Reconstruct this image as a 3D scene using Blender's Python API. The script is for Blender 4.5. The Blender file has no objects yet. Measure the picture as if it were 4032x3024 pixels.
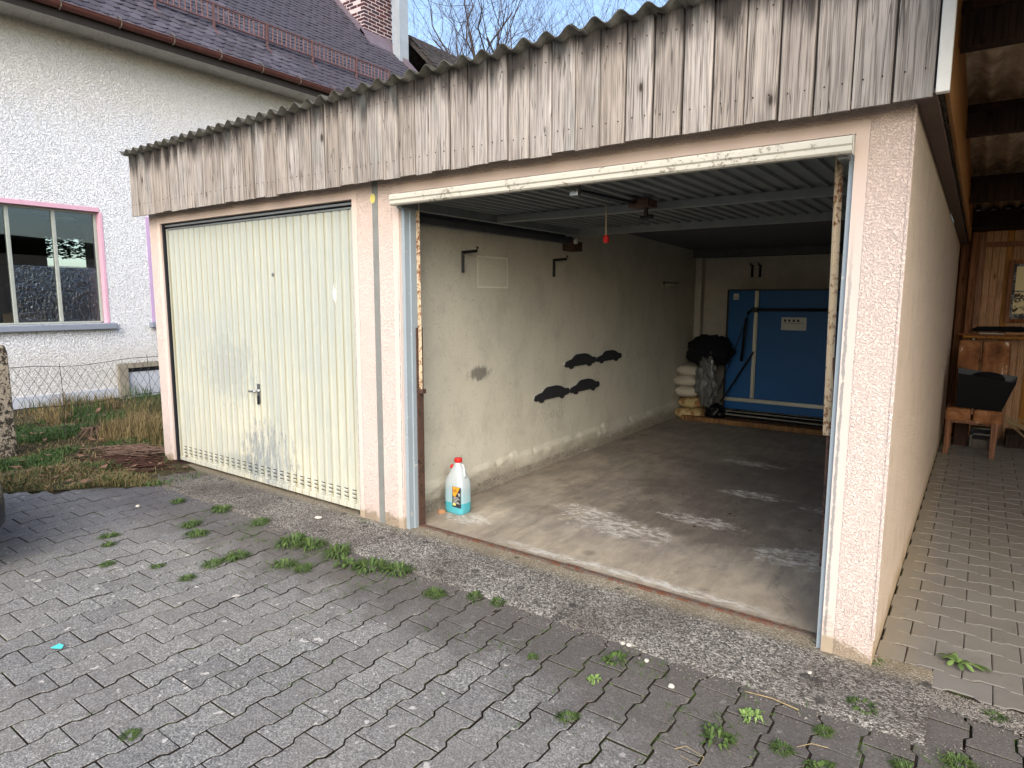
import bpy, bmesh, math, random
from math import sin, cos, pi, radians, sqrt, exp
from mathutils import Vector, Matrix, noise as mnoise
random.seed(7)
SC = bpy.context.scene
COL = SC.collection

# ------------------------------------------------------------------ camera
CAMX, CAMY, CAMZ = 6.2454, -2.9824, 1.55
YAW, PITCH, ROLL = radians(35.777), radians(7.508), radians(0.175)
fw = Vector((-sin(YAW) * cos(PITCH), cos(YAW) * cos(PITCH), -sin(PITCH)))
rt = Vector((cos(YAW), sin(YAW), 0)); up = rt.cross(fw)
r2 = rt * cos(ROLL) + up * sin(ROLL); u2 = -rt * sin(ROLL) + up * cos(ROLL)
cam_data = bpy.data.cameras.new("camera"); cam = bpy.data.objects.new("camera", cam_data); COL.objects.link(cam)
M = Matrix((r2, u2, -fw)).transposed().to_4x4(); M.translation = Vector((CAMX, CAMY, CAMZ))
cam.matrix_world = M
cam_data.sensor_width = 36; cam_data.lens = 22.794; cam_data.sensor_fit = 'HORIZONTAL'
cam_data.clip_start = 0.02; cam_data.clip_end = 600
SC.camera = cam

# ------------------------------------------------------------------ light
SUN_EL, SUN_AZ = 35, 147          # soft veiled sun, from behind the photographer (azimuth clockwise from +Y)
world = bpy.data.worlds.new("World"); SC.world = world; world.use_nodes = True
wn = world.node_tree; wn.nodes.clear()
sky = wn.nodes.new("ShaderNodeTexSky"); sky.sky_type = 'NISHITA'; sky.sun_disc = False
sky.sun_elevation = radians(SUN_EL); sky.sun_rotation = radians(SUN_AZ)
sky.air_density = 1.0; sky.dust_density = 2.2; sky.ozone_density = 0.8
bg = wn.nodes.new("ShaderNodeBackground"); bg.inputs[1].default_value = 0.15
wo = wn.nodes.new("ShaderNodeOutputWorld")
wn.links.new(sky.outputs[0], bg.inputs[0]); wn.links.new(bg.outputs[0], wo.inputs[0])
sd = bpy.data.lights.new("sun", 'SUN'); sd.energy = 1.3; sd.angle = radians(60); sd.color = (1.0, 0.945, 0.86)
so = bpy.data.objects.new("sun", sd); COL.objects.link(so)
az = radians(SUN_AZ); el = radians(SUN_EL)
sdir = Vector((sin(az) * cos(el), cos(az) * cos(el), sin(el)))
so.rotation_euler = sdir.to_track_quat('Z', 'Y').to_euler(); so.location = (0, -20, 20)
SC.view_settings.view_transform = 'Standard'; SC.view_settings.look = 'None'
SC.view_settings.gamma = 1; SC.view_settings.exposure = 1.18
SC.view_settings.use_curve_mapping = False
SC.render.engine = 'CYCLES'
SC.cycles.max_bounces = 8; SC.cycles.diffuse_bounces = 5; SC.cycles.transparent_max_bounces = 12

# ------------------------------------------------------------------ material helper
def srgb(r, g, b):
    f = lambda c: (c / 255 / 12.92) if c <= 10 else ((c / 255 + 0.055) / 1.055) ** 2.4
    return (f(r), f(g), f(b), 1)

class G:
    def __init__(s, name):
        s.m = bpy.data.materials.new(name); s.m.use_nodes = True
        s.t = s.m.node_tree; s.t.nodes.clear()
        s.o = s.t.nodes.new("ShaderNodeOutputMaterial")
    def n(s, typ): return s.t.nodes.new("ShaderNode" + typ)
    def set(s, sock, v):
        if v is None: return
        if isinstance(v, bpy.types.NodeSocket): s.t.links.new(v, sock)
        elif sock.type == 'RGBA' and not hasattr(v, '__len__'): sock.default_value = (v, v, v, 1)
        elif sock.type == 'RGBA' and len(v) == 3: sock.default_value = (*v, 1)
        else: sock.default_value = v
    def pos(s, rnd=0):
        p = s.n("NewGeometry").outputs["Position"]
        if rnd:
            oi = s.n("ObjectInfo").outputs["Random"]
            k = s.math('MULTIPLY', oi, rnd)
            c = s.n("CombineXYZ"); s.set(c.inputs[0], k); s.set(c.inputs[1], s.math('MULTIPLY', k, 1.7)); s.set(c.inputs[2], s.math('MULTIPLY', k, 0.6))
            p = s.vm('ADD', p, c.outputs[0])
        return p
    def rand(s): return s.n("ObjectInfo").outputs["Random"]
    def vm(s, op, a, b=None):
        v = s.n("VectorMath"); v.operation = op; s.set(v.inputs[0], a); s.set(v.inputs[1], b)
        return v.outputs["Value"] if op in ('LENGTH', 'DISTANCE', 'DOT_PRODUCT') else v.outputs[0]
    def math(s, op, a, b=None, c=None):
        v = s.n("Math"); v.operation = op; s.set(v.inputs[0], a); s.set(v.inputs[1], b); s.set(v.inputs[2], c)
        return v.outputs[0]
    def xyz(s, v):
        x = s.n("SeparateXYZ"); s.set(x.inputs[0], v); return x.outputs[0], x.outputs[1], x.outputs[2]
    def scale(s, v, sc): return s.vm('MULTIPLY', v, sc)
    def noise(s, v, scale, detail=3, rough=.55, dist=0, col=False):
        x = s.n("TexNoise"); s.set(x.inputs["Vector"], v); x.inputs["Scale"].default_value = scale
        x.inputs["Detail"].default_value = detail; x.inputs["Roughness"].default_value = rough; x.inputs["Distortion"].default_value = dist
        return x.outputs["Color"] if col else x.outputs["Fac"]
    def voro(s, v, scale, feat='F1', out="Distance", rnd=1):
        x = s.n("TexVoronoi"); x.feature = feat; s.set(x.inputs["Vector"], v); x.inputs["Scale"].default_value = scale
        x.inputs["Randomness"].default_value = rnd
        return x.outputs[out]
    def ramp(s, fac, stops, interp='LINEAR'):
        r = s.n("ValToRGB"); s.set(r.inputs[0], fac); e = r.color_ramp.elements; r.color_ramp.interpolation = interp
        while len(e) < len(stops): e.new(0.5)
        for i, (p, c) in enumerate(stops):
            e[i].position = p
            if not hasattr(c, '__len__'): c = (c, c, c, 1)
            e[i].color = c if len(c) == 4 else (*c, 1)
        return r.outputs[0]
    def step(s, v, a, b):     # smoothstep a->b
        m = s.n("MapRange"); m.interpolation_type = 'SMOOTHSTEP'; s.set(m.inputs[0], v)
        m.inputs[1].default_value = a; m.inputs[2].default_value = b; m.inputs[3].default_value = 0; m.inputs[4].default_value = 1
        if a > b:
            m.inputs[1].default_value = b; m.inputs[2].default_value = a; m.inputs[3].default_value = 1; m.inputs[4].default_value = 0
        return m.outputs[0]
    def mix(s, fac, a, b, mode='MIX'):
        x = s.n("Mix"); x.data_type = 'RGBA'; x.blend_type = mode; s.set(x.inputs[0], fac); s.set(x.inputs[6], a); s.set(x.inputs[7], b)
        return x.outputs[2]
    def bump(s, h, strength=1, dist=.003, normal=None):
        b = s.n("Bump"); s.set(b.inputs["Height"], h); b.inputs["Strength"].default_value = strength; b.inputs["Distance"].default_value = dist
        s.set(b.inputs["Normal"], normal); return b.outputs[0]
    def spot(s, p, x, y, rx, ry, z=None, nz=None, k=.5, rz=None):   # soft blob mask around a point (1 in the middle)
        d = s.vm('SUBTRACT', p, (x, y, z or 0)); d = s.vm('MULTIPLY', d, (1 / rx if rx else 0, 1 / ry if ry else 0, 1 / rz if rz else 0))
        l = s.vm('LENGTH', d)
        if nz is not None: l = s.math('ADD', l, s.math('MULTIPLY', s.math('SUBTRACT', nz, .5), k * 4))
        return s.step(l, 1.0, .45)
    def out(s, color, rough=.8, normal=None, metal=0, spec=.3, **kw):
        p = s.n("BsdfPrincipled"); s.set(p.inputs["Base Color"], color); s.set(p.inputs["Roughness"], rough)
        s.set(p.inputs["Normal"], normal); s.set(p.inputs["Metallic"], metal); p.inputs["Specular IOR Level"].default_value = spec
        for k, v in kw.items(): s.set(p.inputs[k.replace('_', ' ')], v)
        s.t.links.new(p.outputs[0], s.o.inputs[0]); return s.m

def plain(name, col, rough=.7, metal=0, var=.25, nscale=8, bumpd=.001, rnd=0, spec=.3):
    g = G(name); p = g.pos(rnd)
    n = g.noise(p, nscale, 5, .65); f = g.noise(p, nscale * 9, 3, .6)
    c = g.mix(g.ramp(n, [(.3, 1), (.7, 0)]), col, [x * (1 - var) for x in col[:3]] + [1])
    c = g.mix(g.math('MULTIPLY', f, .35), c, [x * .7 for x in col[:3]] + [1])
    return g.out(c, rough, g.bump(f, .6, bumpd), metal, spec)

# ---- stucco
def m_stucco(name, kind):
    g = G(name); p = g.pos(); x, y, z = g.xyz(p)
    big = g.noise(p, 1.1, 4, .6); mid = g.noise(p, 7, 4, .65)
    if kind == 'front':
        base = g.mix(big, srgb(214, 196, 187), srgb(223, 208, 200))
        # smooth trim bands round the two door openings
        def band(x0, x1, zt):
            dx = g.math('ABSOLUTE', g.math('SUBTRACT', x, (x0 + x1) / 2)); dx = g.math('SUBTRACT', dx, (x1 - x0) / 2)
            dz = g.math('SUBTRACT', z, zt)
            d = g.math('MAXIMUM', dx, dz); d = g.math('ADD', d, g.math('MULTIPLY', g.math('SUBTRACT', g.noise(p, 60, 2), .5), .006))
            return g.step(d, .054, .048)
        trim = g.math('MAXIMUM', band(.19, 2.77, 2.205), band(3.21, 5.782, 2.205))
        base = g.mix(trim, base, g.mix(mid, srgb(198, 182, 173), srgb(209, 194, 186)))
        relief = g.math('SUBTRACT', 1, trim)
        worm = g.noise(p, 120, 2, .5, 1.0)
        h = g.math('MULTIPLY', g.ramp(worm, [(.38, 0), (.56, 1)]), relief); dist = .0038
        # flaked paint along the jamb edges and bare render at the foot of the piers
        fl = g.noise(g.scale(p, (1, 1, .5)), 34, 6, .8)
        e1 = g.step(g.math('ABSOLUTE', g.math('SUBTRACT', x, 5.795)), .022, .0); e2 = g.step(g.math('ABSOLUTE', g.math('SUBTRACT', x, 3.2)), .014, .0)
        e3 = g.step(g.math('ABSOLUTE', g.math('SUBTRACT', x, 2.775)), .012, .0)
        e = g.math('MAXIMUM', e1, g.math('MAXIMUM', e2, e3))
        peel = g.step(g.math('ADD', g.math('MULTIPLY', e, .62), fl), .98, 1.06)
        peel = g.math('MULTIPLY', peel, g.math('MULTIPLY', g.step(z, 1.95, 1.4), .75))
        base = g.mix(peel, base, srgb(118, 124, 124))
        foot = g.step(g.math('ADD', z, g.math('MULTIPLY', g.noise(p, 9, 4, .6), .22)), .2, .16)
        base = g.mix(foot, base, g.mix(fl, srgb(140, 128, 110), srgb(170, 158, 138)))
        damp = g.step(g.math('ADD', z, g.math('MULTIPLY', mid, .5)), .65, .22)
        base = g.mix(g.math('MULTIPLY', damp, .2), base, srgb(176, 150, 128))
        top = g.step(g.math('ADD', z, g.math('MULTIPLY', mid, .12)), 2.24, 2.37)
        base = g.mix(g.math('MULTIPLY', top, .3), base, srgb(150, 126, 108))  # soft shade under the fascia, put into the colour
        yel = g.step(z, 1.6, 2.3)
        base = g.mix(g.math('MULTIPLY', yel, .4), base, srgb(206, 178, 154))
        crack = g.voro(g.vm('ADD', p, g.scale(g.noise(p, 5, 3, .6, 0, True), (.3, .3, .3))), 1.3, 'DISTANCE_TO_EDGE')
        cm = g.math('MULTIPLY', g.step(crack, .006, .001), g.step(z, .5, .2))
        base = g.mix(g.math('MULTIPLY', cm, .22), base, srgb(90, 76, 64))
        base = g.mix(g.math('MULTIPLY', g.ramp(worm, [(.3, 1), (.5, 0)]), g.math('MULTIPLY', relief, .12)), base, srgb(160, 130, 115))
        rough = .85
    elif kind == 'side':
        base = g.mix(big, srgb(222, 202, 180), srgb(230, 214, 195))  # same paint as the front; its cream look in this light is painted in
        st = g.noise(g.scale(p, (1, 3.5, .25)), 3, 4, .6)
        base = g.mix(g.ramp(st, [(.3, .14), (.6, 0)]), base, srgb(196, 170, 140))
        grime = g.step(g.math('ADD', z, g.math('MULTIPLY', mid, .3)), .3, .12)
        base = g.mix(g.math('MULTIPLY', grime, .7), base, srgb(165, 140, 90))
        worm = g.noise(p, 85, 3, .6, .8); h = g.ramp(worm, [(.35, 0), (.62, 1)]); dist = .006; rough = .9
        base = g.mix(g.math('MULTIPLY', g.ramp(g.noise(p, 5, 6, .75), [(.5, 0), (.75, .35)]), 1), base, srgb(176, 156, 130))
        base = g.mix(g.ramp(worm, [(.32, .25), (.45, 0)]), base, srgb(170, 146, 116)); rs = g.noise(g.scale(p, (1, 9, .5)), 2.2, 5, .7); base = g.mix(g.math('MULTIPLY', g.ramp(rs, [(.55, 0), (.7, .3)]), g.step(z, .6, 2.1)), base, srgb(158, 138, 116))
    elif kind == 'house':
        base = g.mix(big, srgb(234, 237, 242), srgb(242, 244, 248))
        worm = g.noise(p, 44, 3, .5, 1.0)
        h = g.ramp(worm, [(.36, 0), (.6, 1)]); dist = .012
        base = g.mix(g.ramp(worm, [(.34, .6), (.48, 0)]), base, srgb(140, 138, 138))
        top = g.step(g.math('ADD', z, g.math('MULTIPLY', big, .8)), 4.1, 5.3)
        base = g.mix(g.math('MULTIPLY', top, .45), base, srgb(214, 204, 178))  # shade below the eave, painted into the wall top
        drip = g.step(g.math('ADD', z, g.math('MULTIPLY', mid, .35)), 1.15, .75)
        base = g.mix(g.math('MULTIPLY', drip, .35), base, srgb(190, 182, 164)); rn = g.noise(g.scale(p, (1, 7, .35)), 2.5, 5, .7); base = g.mix(g.ramp(rn, [(.56, 0), (.72, .22)]), base, srgb(186, 180, 168))
        rough = .9
    return g.out(base, rough, g.bump(h, 1, dist))
M_FRONT = m_stucco("stucco_pink", 'front'); M_SIDE = m_stucco("stucco_pink_side_lit", 'side'); M_HOUSE = m_stucco("stucco_white", 'house')

def m_board(name, a, b, dark, rnd=37, blackz=None, gloss=.85, kn=1.0, gs=1.0):
    g = G(name); p0 = g.pos(); p = g.pos(rnd); x, y, z = g.xyz(p0)
    w = g.vm('ADD', p, g.scale(g.noise(g.scale(p, (1, 1, .35)), 7, 3, .5, 0, True), (.007, .0, .0)))
    fine = g.noise(g.scale(w, (1, 1, .018)), 190 * gs, 3, .65)
    mid = g.noise(g.scale(w, (1, 1, .025)), 62 * gs, 3, .6)
    tone = g.noise(g.scale(p, (2, 1, .8)), 3.5, 3, .6)
    c = g.mix(g.ramp(tone, [(.3, 0), (.7, 1)]), a, b)
    r = g.math('SUBTRACT', g.rand(), .5)
    hsv = g.n("HueSaturation"); g.set(hsv.inputs["Color"], c); g.set(hsv.inputs["Value"], g.math('ADD', 1, g.math('MULTIPLY', r, .20))); g.set(hsv.inputs["Saturation"], g.math('ADD', 1, g.math('MULTIPLY', r, -.4)))
    c = hsv.outputs[0]
    c = g.mix(g.ramp(fine, [(.38, .6), (.52, 0)]), c, dark)
    c = g.mix(g.ramp(mid, [(.34, .45), (.5, 0)]), c, dark)
    iso = g.noise(g.scale(w, (1, 1, .03)), 26 * gs, 2, .5); cl = g.step(g.math('ABSOLUTE', g.math('SUBTRACT', iso, .5)), .010, .003); c = g.mix(g.math('MULTIPLY', cl, .62), c, [v * .4 for v in dark[:3]] + [1])
    kv = g.voro(g.scale(p, (1, 0, .42)), 7.5, 'F1', "Distance")
    kc = g.xyz(g.voro(g.scale(p, (1, 0, .42)), 7.5, 'F1', "Color"))[0]
    knot = g.math('MULTIPLY', g.step(kv, .105 * kn, .07 * kn), g.step(kc, .40, .46))
    c = g.mix(knot, c, [v * .55 for v in dark[:3]] + [1])
    ring = g.math('MULTIPLY', g.math('MULTIPLY', g.step(kv, .2, .06), g.step(kc, .40, .46)), .5)
    c = g.mix(ring, c, dark)
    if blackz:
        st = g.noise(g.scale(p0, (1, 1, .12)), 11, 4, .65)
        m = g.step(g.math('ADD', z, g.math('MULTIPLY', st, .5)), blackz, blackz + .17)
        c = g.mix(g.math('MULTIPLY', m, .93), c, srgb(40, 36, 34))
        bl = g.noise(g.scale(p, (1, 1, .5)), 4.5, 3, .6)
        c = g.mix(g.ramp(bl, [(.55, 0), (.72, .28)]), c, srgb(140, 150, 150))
    h = g.math('ADD', g.math('MULTIPLY', fine, .5), mid)
    return g.out(c, gloss, g.bump(h, 1, .003), spec=.2)
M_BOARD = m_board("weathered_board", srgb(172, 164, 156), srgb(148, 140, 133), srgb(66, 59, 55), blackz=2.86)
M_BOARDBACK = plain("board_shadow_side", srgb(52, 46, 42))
M_PINE = m_board("varnished_pine", srgb(188, 140, 88), srgb(166, 118, 68), srgb(108, 66, 34), gloss=.5, kn=.8, gs=2.2)
M_OLDPOST = m_board("brown_post_wood", srgb(150, 104, 74), srgb(122, 82, 58), srgb(46, 28, 20))
M_BEAM = m_board("dark_beam_wood", srgb(58, 42, 34), srgb(46, 34, 30), srgb(24, 18, 15), gs=.5)
M_TIMBER = m_board("floor_timber", srgb(150, 118, 88), srgb(120, 92, 68), srgb(70, 48, 34), gs=.5)

def m_fibre(name, light, dark, moss=.0):
    g = G(name); p = g.pos(); n = g.noise(p, 9, 5, .65); f = g.noise(p, 110, 3, .6); s = g.noise(g.scale(p, (1, .15, 1)), 24, 4, .6)
    c = g.mix(g.ramp(n, [(.35, 0), (.65, 1)]), light, dark)
    c = g.mix(g.ramp(s, [(.35, .5), (.6, 0)]), c, dark)
    if moss: c = g.mix(g.ramp(g.noise(p, 22, 5, .7), [(.5, 0), (.66, moss)]), c, srgb(60, 62, 44))
    return g.out(c, .9, g.bump(f, .8, .0015), spec=.15)
M_FIBRE = m_fibre("fibre_cement", srgb(96, 95, 90), srgb(52, 50, 47), .6)
M_FIBRE_IN = m_fibre("fibre_cement_brown", srgb(204, 188, 166), srgb(144, 126, 106))

# ---- ground materials
def m_paver():
    g = G("exposed_aggregate_paver"); p0 = g.pos(); p = g.pos(9); x, y, z = g.xyz(p0)
    vc = g.voro(p, 190, 'F1', "Color"); st = g.xyz(vc)[0]
    sp = g.noise(p, 170, 3, .7)
    c = g.ramp(g.math('ADD', g.math('MULTIPLY', st, .55), g.math('MULTIPLY', sp, .45)), [(.22, srgb(84, 84, 82)), (.42, srgb(120, 120, 118)), (.62, srgb(142, 142, 139)), (.85, srgb(184, 183, 178))])
    c = g.mix(g.step(g.noise(p, 48, 2, .5), .66, .74), c, srgb(205, 200, 192))
    c = g.mix(g.math('MULTIPLY', g.rand(), .42), c, srgb(96, 94, 94)); pf = g.noise(p0, 9, 5, .75); c = g.mix(g.ramp(pf, [(.5, 0), (.72, .4)]), c, srgb(88, 82, 76)); c = g.mix(g.step(g.noise(p, 21, 2, .4), .7, .74), c, srgb(190, 186, 180))
    big = g.noise(p0, 1.6, 4, .6)
    c = g.mix(g.ramp(big, [(.4, 0), (.65, .25)]), c, srgb(150, 142, 134))
    # grime carpet beside the apron, and a blue-grey shadow painted in at the far left
    nn = g.noise(p0, 5, 5, .65)
    d = g.math('ADD', y, g.math('MULTIPLY', g.math('SUBTRACT', nn, .5), .8)); d = g.math('ADD', d, g.math('MULTIPLY', g.step(x, 4.6, 6.0), .3))
    dirt = g.step(d, -1.12, -.68)
    c = g.mix(g.math('MULTIPLY', dirt, .74), c, g.mix(sp, srgb(52, 50, 50), srgb(106, 98, 92)))
    left = g.step(g.math('ADD', x, g.math('MULTIPLY', nn, .8)), 3.1, 1.3)
    c = g.mix(g.math('MULTIPLY', left, .55), c, srgb(76, 78, 88))
    h = g.math('ADD', g.math('MULTIPLY', g.voro(p, 190), -1), sp)
    return g.out(c, .88, g.bump(h, .7, .002), spec=.2)
M_PAVER = m_paver()
def m_paver2():
    g = G("smooth_grey_paver"); p0 = g.pos(); p = g.pos(5); n = g.noise(p, 6, 5, .6); f = g.noise(p, 160, 3, .6)
    c = g.mix(n, srgb(132, 129, 122), srgb(112, 110, 106)); c = g.mix(g.math('MULTIPLY', g.rand(), .3), c, srgb(104, 96, 84))
    x, y, z = g.xyz(p0)
    d = g.math('ADD', x, g.math('MULTIPLY', g.noise(p0, 8, 5, .7), .25))
    c = g.mix(g.math('MULTIPLY', g.step(d, 6.32, 6.1), .55), c, srgb(148, 136, 114))
    c = g.mix(g.ramp(g.noise(p0, 13, 5, .7), [(.58, 0), (.7, .4)]), c, srgb(92, 80, 62))
    return g.out(c, .8, g.bump(f, .6, .001), spec=.25)
M_PAVER2 = m_paver2()
def m_joint():
    g = G("joint_soil_and_moss"); p = g.pos(); n = g.noise(p, 90, 4, .7); k = g.noise(p, 3.2, 4, .6)
    c = g.mix(n, srgb(24, 21, 18), srgb(66, 58, 50))
    c = g.mix(g.math('MULTIPLY', g.ramp(k, [(.5, 0), (.62, 1)]), g.ramp(g.noise(p, 30, 3), [(.4, 0), (.6, 1)])), c, srgb(66, 84, 36))
    return g.out(c, .95, g.bump(n, 1, .004), spec=.1)
M_JOINT = m_joint()
def m_apron():
    g = G("rough_aggregate_concrete"); p = g.pos(); x, y, z = g.xyz(p)
    vc = g.xyz(g.voro(p, 130, 'F1', "Color"))[0]; sp = g.noise(p, 130, 4, .75)
    c = g.ramp(g.math('ADD', g.math('MULTIPLY', vc, .5), g.math('MULTIPLY', sp, .5)), [(.3, srgb(76, 74, 70)), (.46, srgb(122, 118, 111)), (.6, srgb(150, 146, 138)), (.8, srgb(204, 200, 191))])
    big = g.noise(p, 2.2, 5, .65)
    c = g.mix(g.ramp(big, [(.42, .0), (.62, .55)]), c, srgb(74, 66, 62))
    c = g.mix(g.math('MULTIPLY', g.step(x, 3.6, 1.0), .45), c, srgb(70, 64, 62))
    wet = g.step(g.math('ADD', y, g.math('MULTIPLY', big, .1)), -.02, .1)
    c = g.mix(g.math('MULTIPLY', wet, .5), c, srgb(160, 146, 118))
    sp2 = g.voro(p, 6.5); c = g.mix(g.math('MULTIPLY', g.step(g.math('ADD', sp2, g.math('MULTIPLY', sp, .12)), .26, .18), .7), c, srgb(56, 54, 54))
    h = g.math('ADD', g.math('MULTIPLY', g.voro(p, 130), -1), sp)
    return g.out(c, .9, g.bump(h, 1, .006), spec=.2)
M_APRON = m_apron()
def m_soil():
    g = G("soil"); p = g.pos(); n = g.noise(p, 12, 6, .7); f = g.noise(p, 120, 4, .7)
    c = g.ramp(g.math('ADD', g.math('MULTIPLY', n, .5), g.math('MULTIPLY', f, .5)), [(.3, srgb(38, 36, 28)), (.55, srgb(72, 68, 50)), (.75, srgb(108, 100, 76))])
    return g.out(c, .95, g.bump(f, 1, .01), spec=.1)
M_SOIL = m_soil()
def m_floor():
    g = G("worn_concrete_floor"); p = g.pos(); x, y, z = g.xyz(p)
    n = g.noise(p, 2.2, 6, .65); st = g.noise(g.scale(p, (1, .35, 1)), 10, 5, .65); f = g.noise(p, 95, 4, .7); w = g.noise(p, 7, 6, .75, 1.0)
    c = g.mix(g.ramp(n, [(.35, 0), (.65, 1)]), srgb(180, 170, 152), srgb(146, 138, 127))
    c = g.mix(g.ramp(st, [(.4, .5), (.6, 0)]), c, srgb(112, 106, 100))
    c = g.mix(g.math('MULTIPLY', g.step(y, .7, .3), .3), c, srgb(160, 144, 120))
    # oily tyre track zone and chalky paint spills
    oil = g.spot(p, 4.9, 2.3, 1.2, 1.7, nz=n, k=.6); c = g.mix(g.math('MULTIPLY', oil, .6), c, srgb(70, 64, 64))
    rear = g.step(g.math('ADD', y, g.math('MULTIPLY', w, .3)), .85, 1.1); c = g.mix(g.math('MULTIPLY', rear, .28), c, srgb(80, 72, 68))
    m = None
    for (sx, sy, rx, ry) in ((4.35, .88, .42, .22), (4.02, 1.05, .30, .16), (4.75, 1.35, .35, .13), (5.45, 1.05, .3, .2), (5.5, 2.1, .3, .1), (4.9, 2.2, .3, .12), (3.42, .42, .24, .13), (4.6, 3.2, .35, .12)):
        q = g.spot(p, sx, sy, rx, ry, nz=w, k=.65); m = q if m is None else g.math('MAXIMUM', m, q)
    m = g.math('MULTIPLY', m, g.step(g.noise(g.vm('MULTIPLY', g.vm('ADD', p, (0, 0, 0)), (1, 2.2, 1)), 11, 7, .85, .8), .44, .58))
    c = g.mix(g.math('MULTIPLY', m, .62), c, srgb(222, 220, 214)); tk = g.noise(g.scale(p, (3.2, .35, 1)), 3, 5, .7); c = g.mix(g.ramp(tk, [(.52, 0), (.68, .3)]), c, srgb(86, 78, 72)); fs = g.noise(p, 130, 2, .6); c = g.mix(g.step(fs, .68, .76), c, srgb(196, 190, 178)); c = g.mix(g.step(fs, .33, .26), c, srgb(70, 64, 58)); ck = g.voro(g.vm('ADD', p, g.scale(g.noise(p, 3, 5, .65, 0, True), (.5, .5, 0))), .8, 'DISTANCE_TO_EDGE'); c = g.mix(g.math('MULTIPLY', g.step(ck, .004, .001), .22), c, srgb(58, 52, 48)); os_ = g.voro(p, 2.6); c = g.mix(g.math('MULTIPLY', g.step(g.math('ADD', os_, g.math('MULTIPLY', w, .15)), .25, .12), .4), c, srgb(62, 56, 54))
    ed = g.math('MULTIPLY', g.step(g.math('ABSOLUTE', g.math('SUBTRACT', g.math('ADD', y, g.math('MULTIPLY', w, .16)), .30)), .055, .01), g.step(g.noise(g.scale(p, (1, 3, 1)), 9, 7, .85), .42, .56)); edge = g.math('MULTIPLY', ed, g.math('MULTIPLY', g.step(x, 3.7, 4.2), g.step(x, 5.7, 5.2)))
    c = g.mix(g.math('MULTIPLY', edge, .8), c, srgb(205, 203, 196))
    h = g.math('ADD', g.math('MULTIPLY', f, .3), n)
    return g.out(c, g.math('ADD', .5, g.math('MULTIPLY', st, .4)), g.bump(h, .7, .006), spec=.3)
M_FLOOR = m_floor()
def m_inwall():
    g = G("greyed_interior_render"); p = g.pos(); x, y, z = g.xyz(p)
    n = g.noise(p, 1.6, 5, .6); f = g.noise(p, 70, 4, .65); sp = g.noise(p, 42, 3, .8, 1.2)
    c = g.mix(n, srgb(206, 203, 188), srgb(180, 178, 166)); bl_ = g.noise(g.scale(p, (1, 1, .7)), 4.2, 6, .72); c = g.mix(g.ramp(bl_, [(.48, 0), (.7, .4)]), c, srgb(146, 144, 136))
    c = g.mix(g.ramp(sp, [(.28, .75), (.38, 0)]), c, srgb(92, 86, 74))
    low = g.step(g.math('ADD', z, g.math('MULTIPLY', n, .2)), .3, .16); c = g.mix(g.math('MULTIPLY', low, .6), c, g.mix(g.noise(p, 55, 4, .8), srgb(70, 64, 54), srgb(176, 166, 146)))
    scr = g.noise(g.scale(g.vm('ADD', p, (0, 0, 0)), (1, 1.4, .5)), 34, 5, .8)
    sm = g.spot(p, 0, 1.02, 0, .17, z=.96, rz=.07, nz=scr, k=.5); c = g.mix(g.math('MULTIPLY', sm, .7), c, srgb(78, 78, 76))
    for (yy, rz_) in ((1.9, .1), (2.35, .08), (3.6, .04), (2.0, .05)):
        pass
    tr = g.math('MULTIPLY', g.step(g.math('ABSOLUTE', g.math('SUBTRACT', y, 2.1)), .45, .1), g.math('MULTIPLY', g.step(g.math('ABSOLUTE', g.math('SUBTRACT', z, .5)), .13, .04), g.step(scr, .52, .6)))
    c = g.mix(g.math('MULTIPLY', tr, .4), c, srgb(110, 104, 92))
    # faint lighter rectangle left by a removed sheet
    dy = g.math('SUBTRACT', g.math('ABSOLUTE', g.math('SUBTRACT', y, 1.2)), .195); dz = g.math('SUBTRACT', g.math('ABSOLUTE', g.math('SUBTRACT', z, 1.757)), .118)
    d = g.math('MAXIMUM', dy, dz); ring = g.step(g.math('ABSOLUTE', d), .009, .003)
    c = g.mix(g.math('MULTIPLY', ring, .7), c, srgb(232, 228, 214)); c = g.mix(g.math('MULTIPLY', g.step(d, .0, -.01), .16), c, srgb(232, 228, 214))
    crack = g.voro(g.vm('ADD', p, g.scale(g.noise(p, 4, 4, .6, 0, True), (.35, .35, .35))), 1.1, 'DISTANCE_TO_EDGE')
    c = g.mix(g.math('MULTIPLY', g.step(crack, .003, .001), .22), c, srgb(100, 94, 82))
    hh = g.math('ADD', g.math('MULTIPLY', g.math('ADD', f, sp), .3), g.math('MULTIPLY', g.math('MULTIPLY', g.noise(p, 48, 5, .8), low), 3))
    return g.out(c, .92, g.bump(hh, .8, .009), spec=.15)
M_INWALL = m_inwall()
M_INDARK = plain("dim_interior_render", srgb(186, 182, 174), .92)
M_CEIL = plain("concrete_ceiling", srgb(96, 98, 102), .92)

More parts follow.
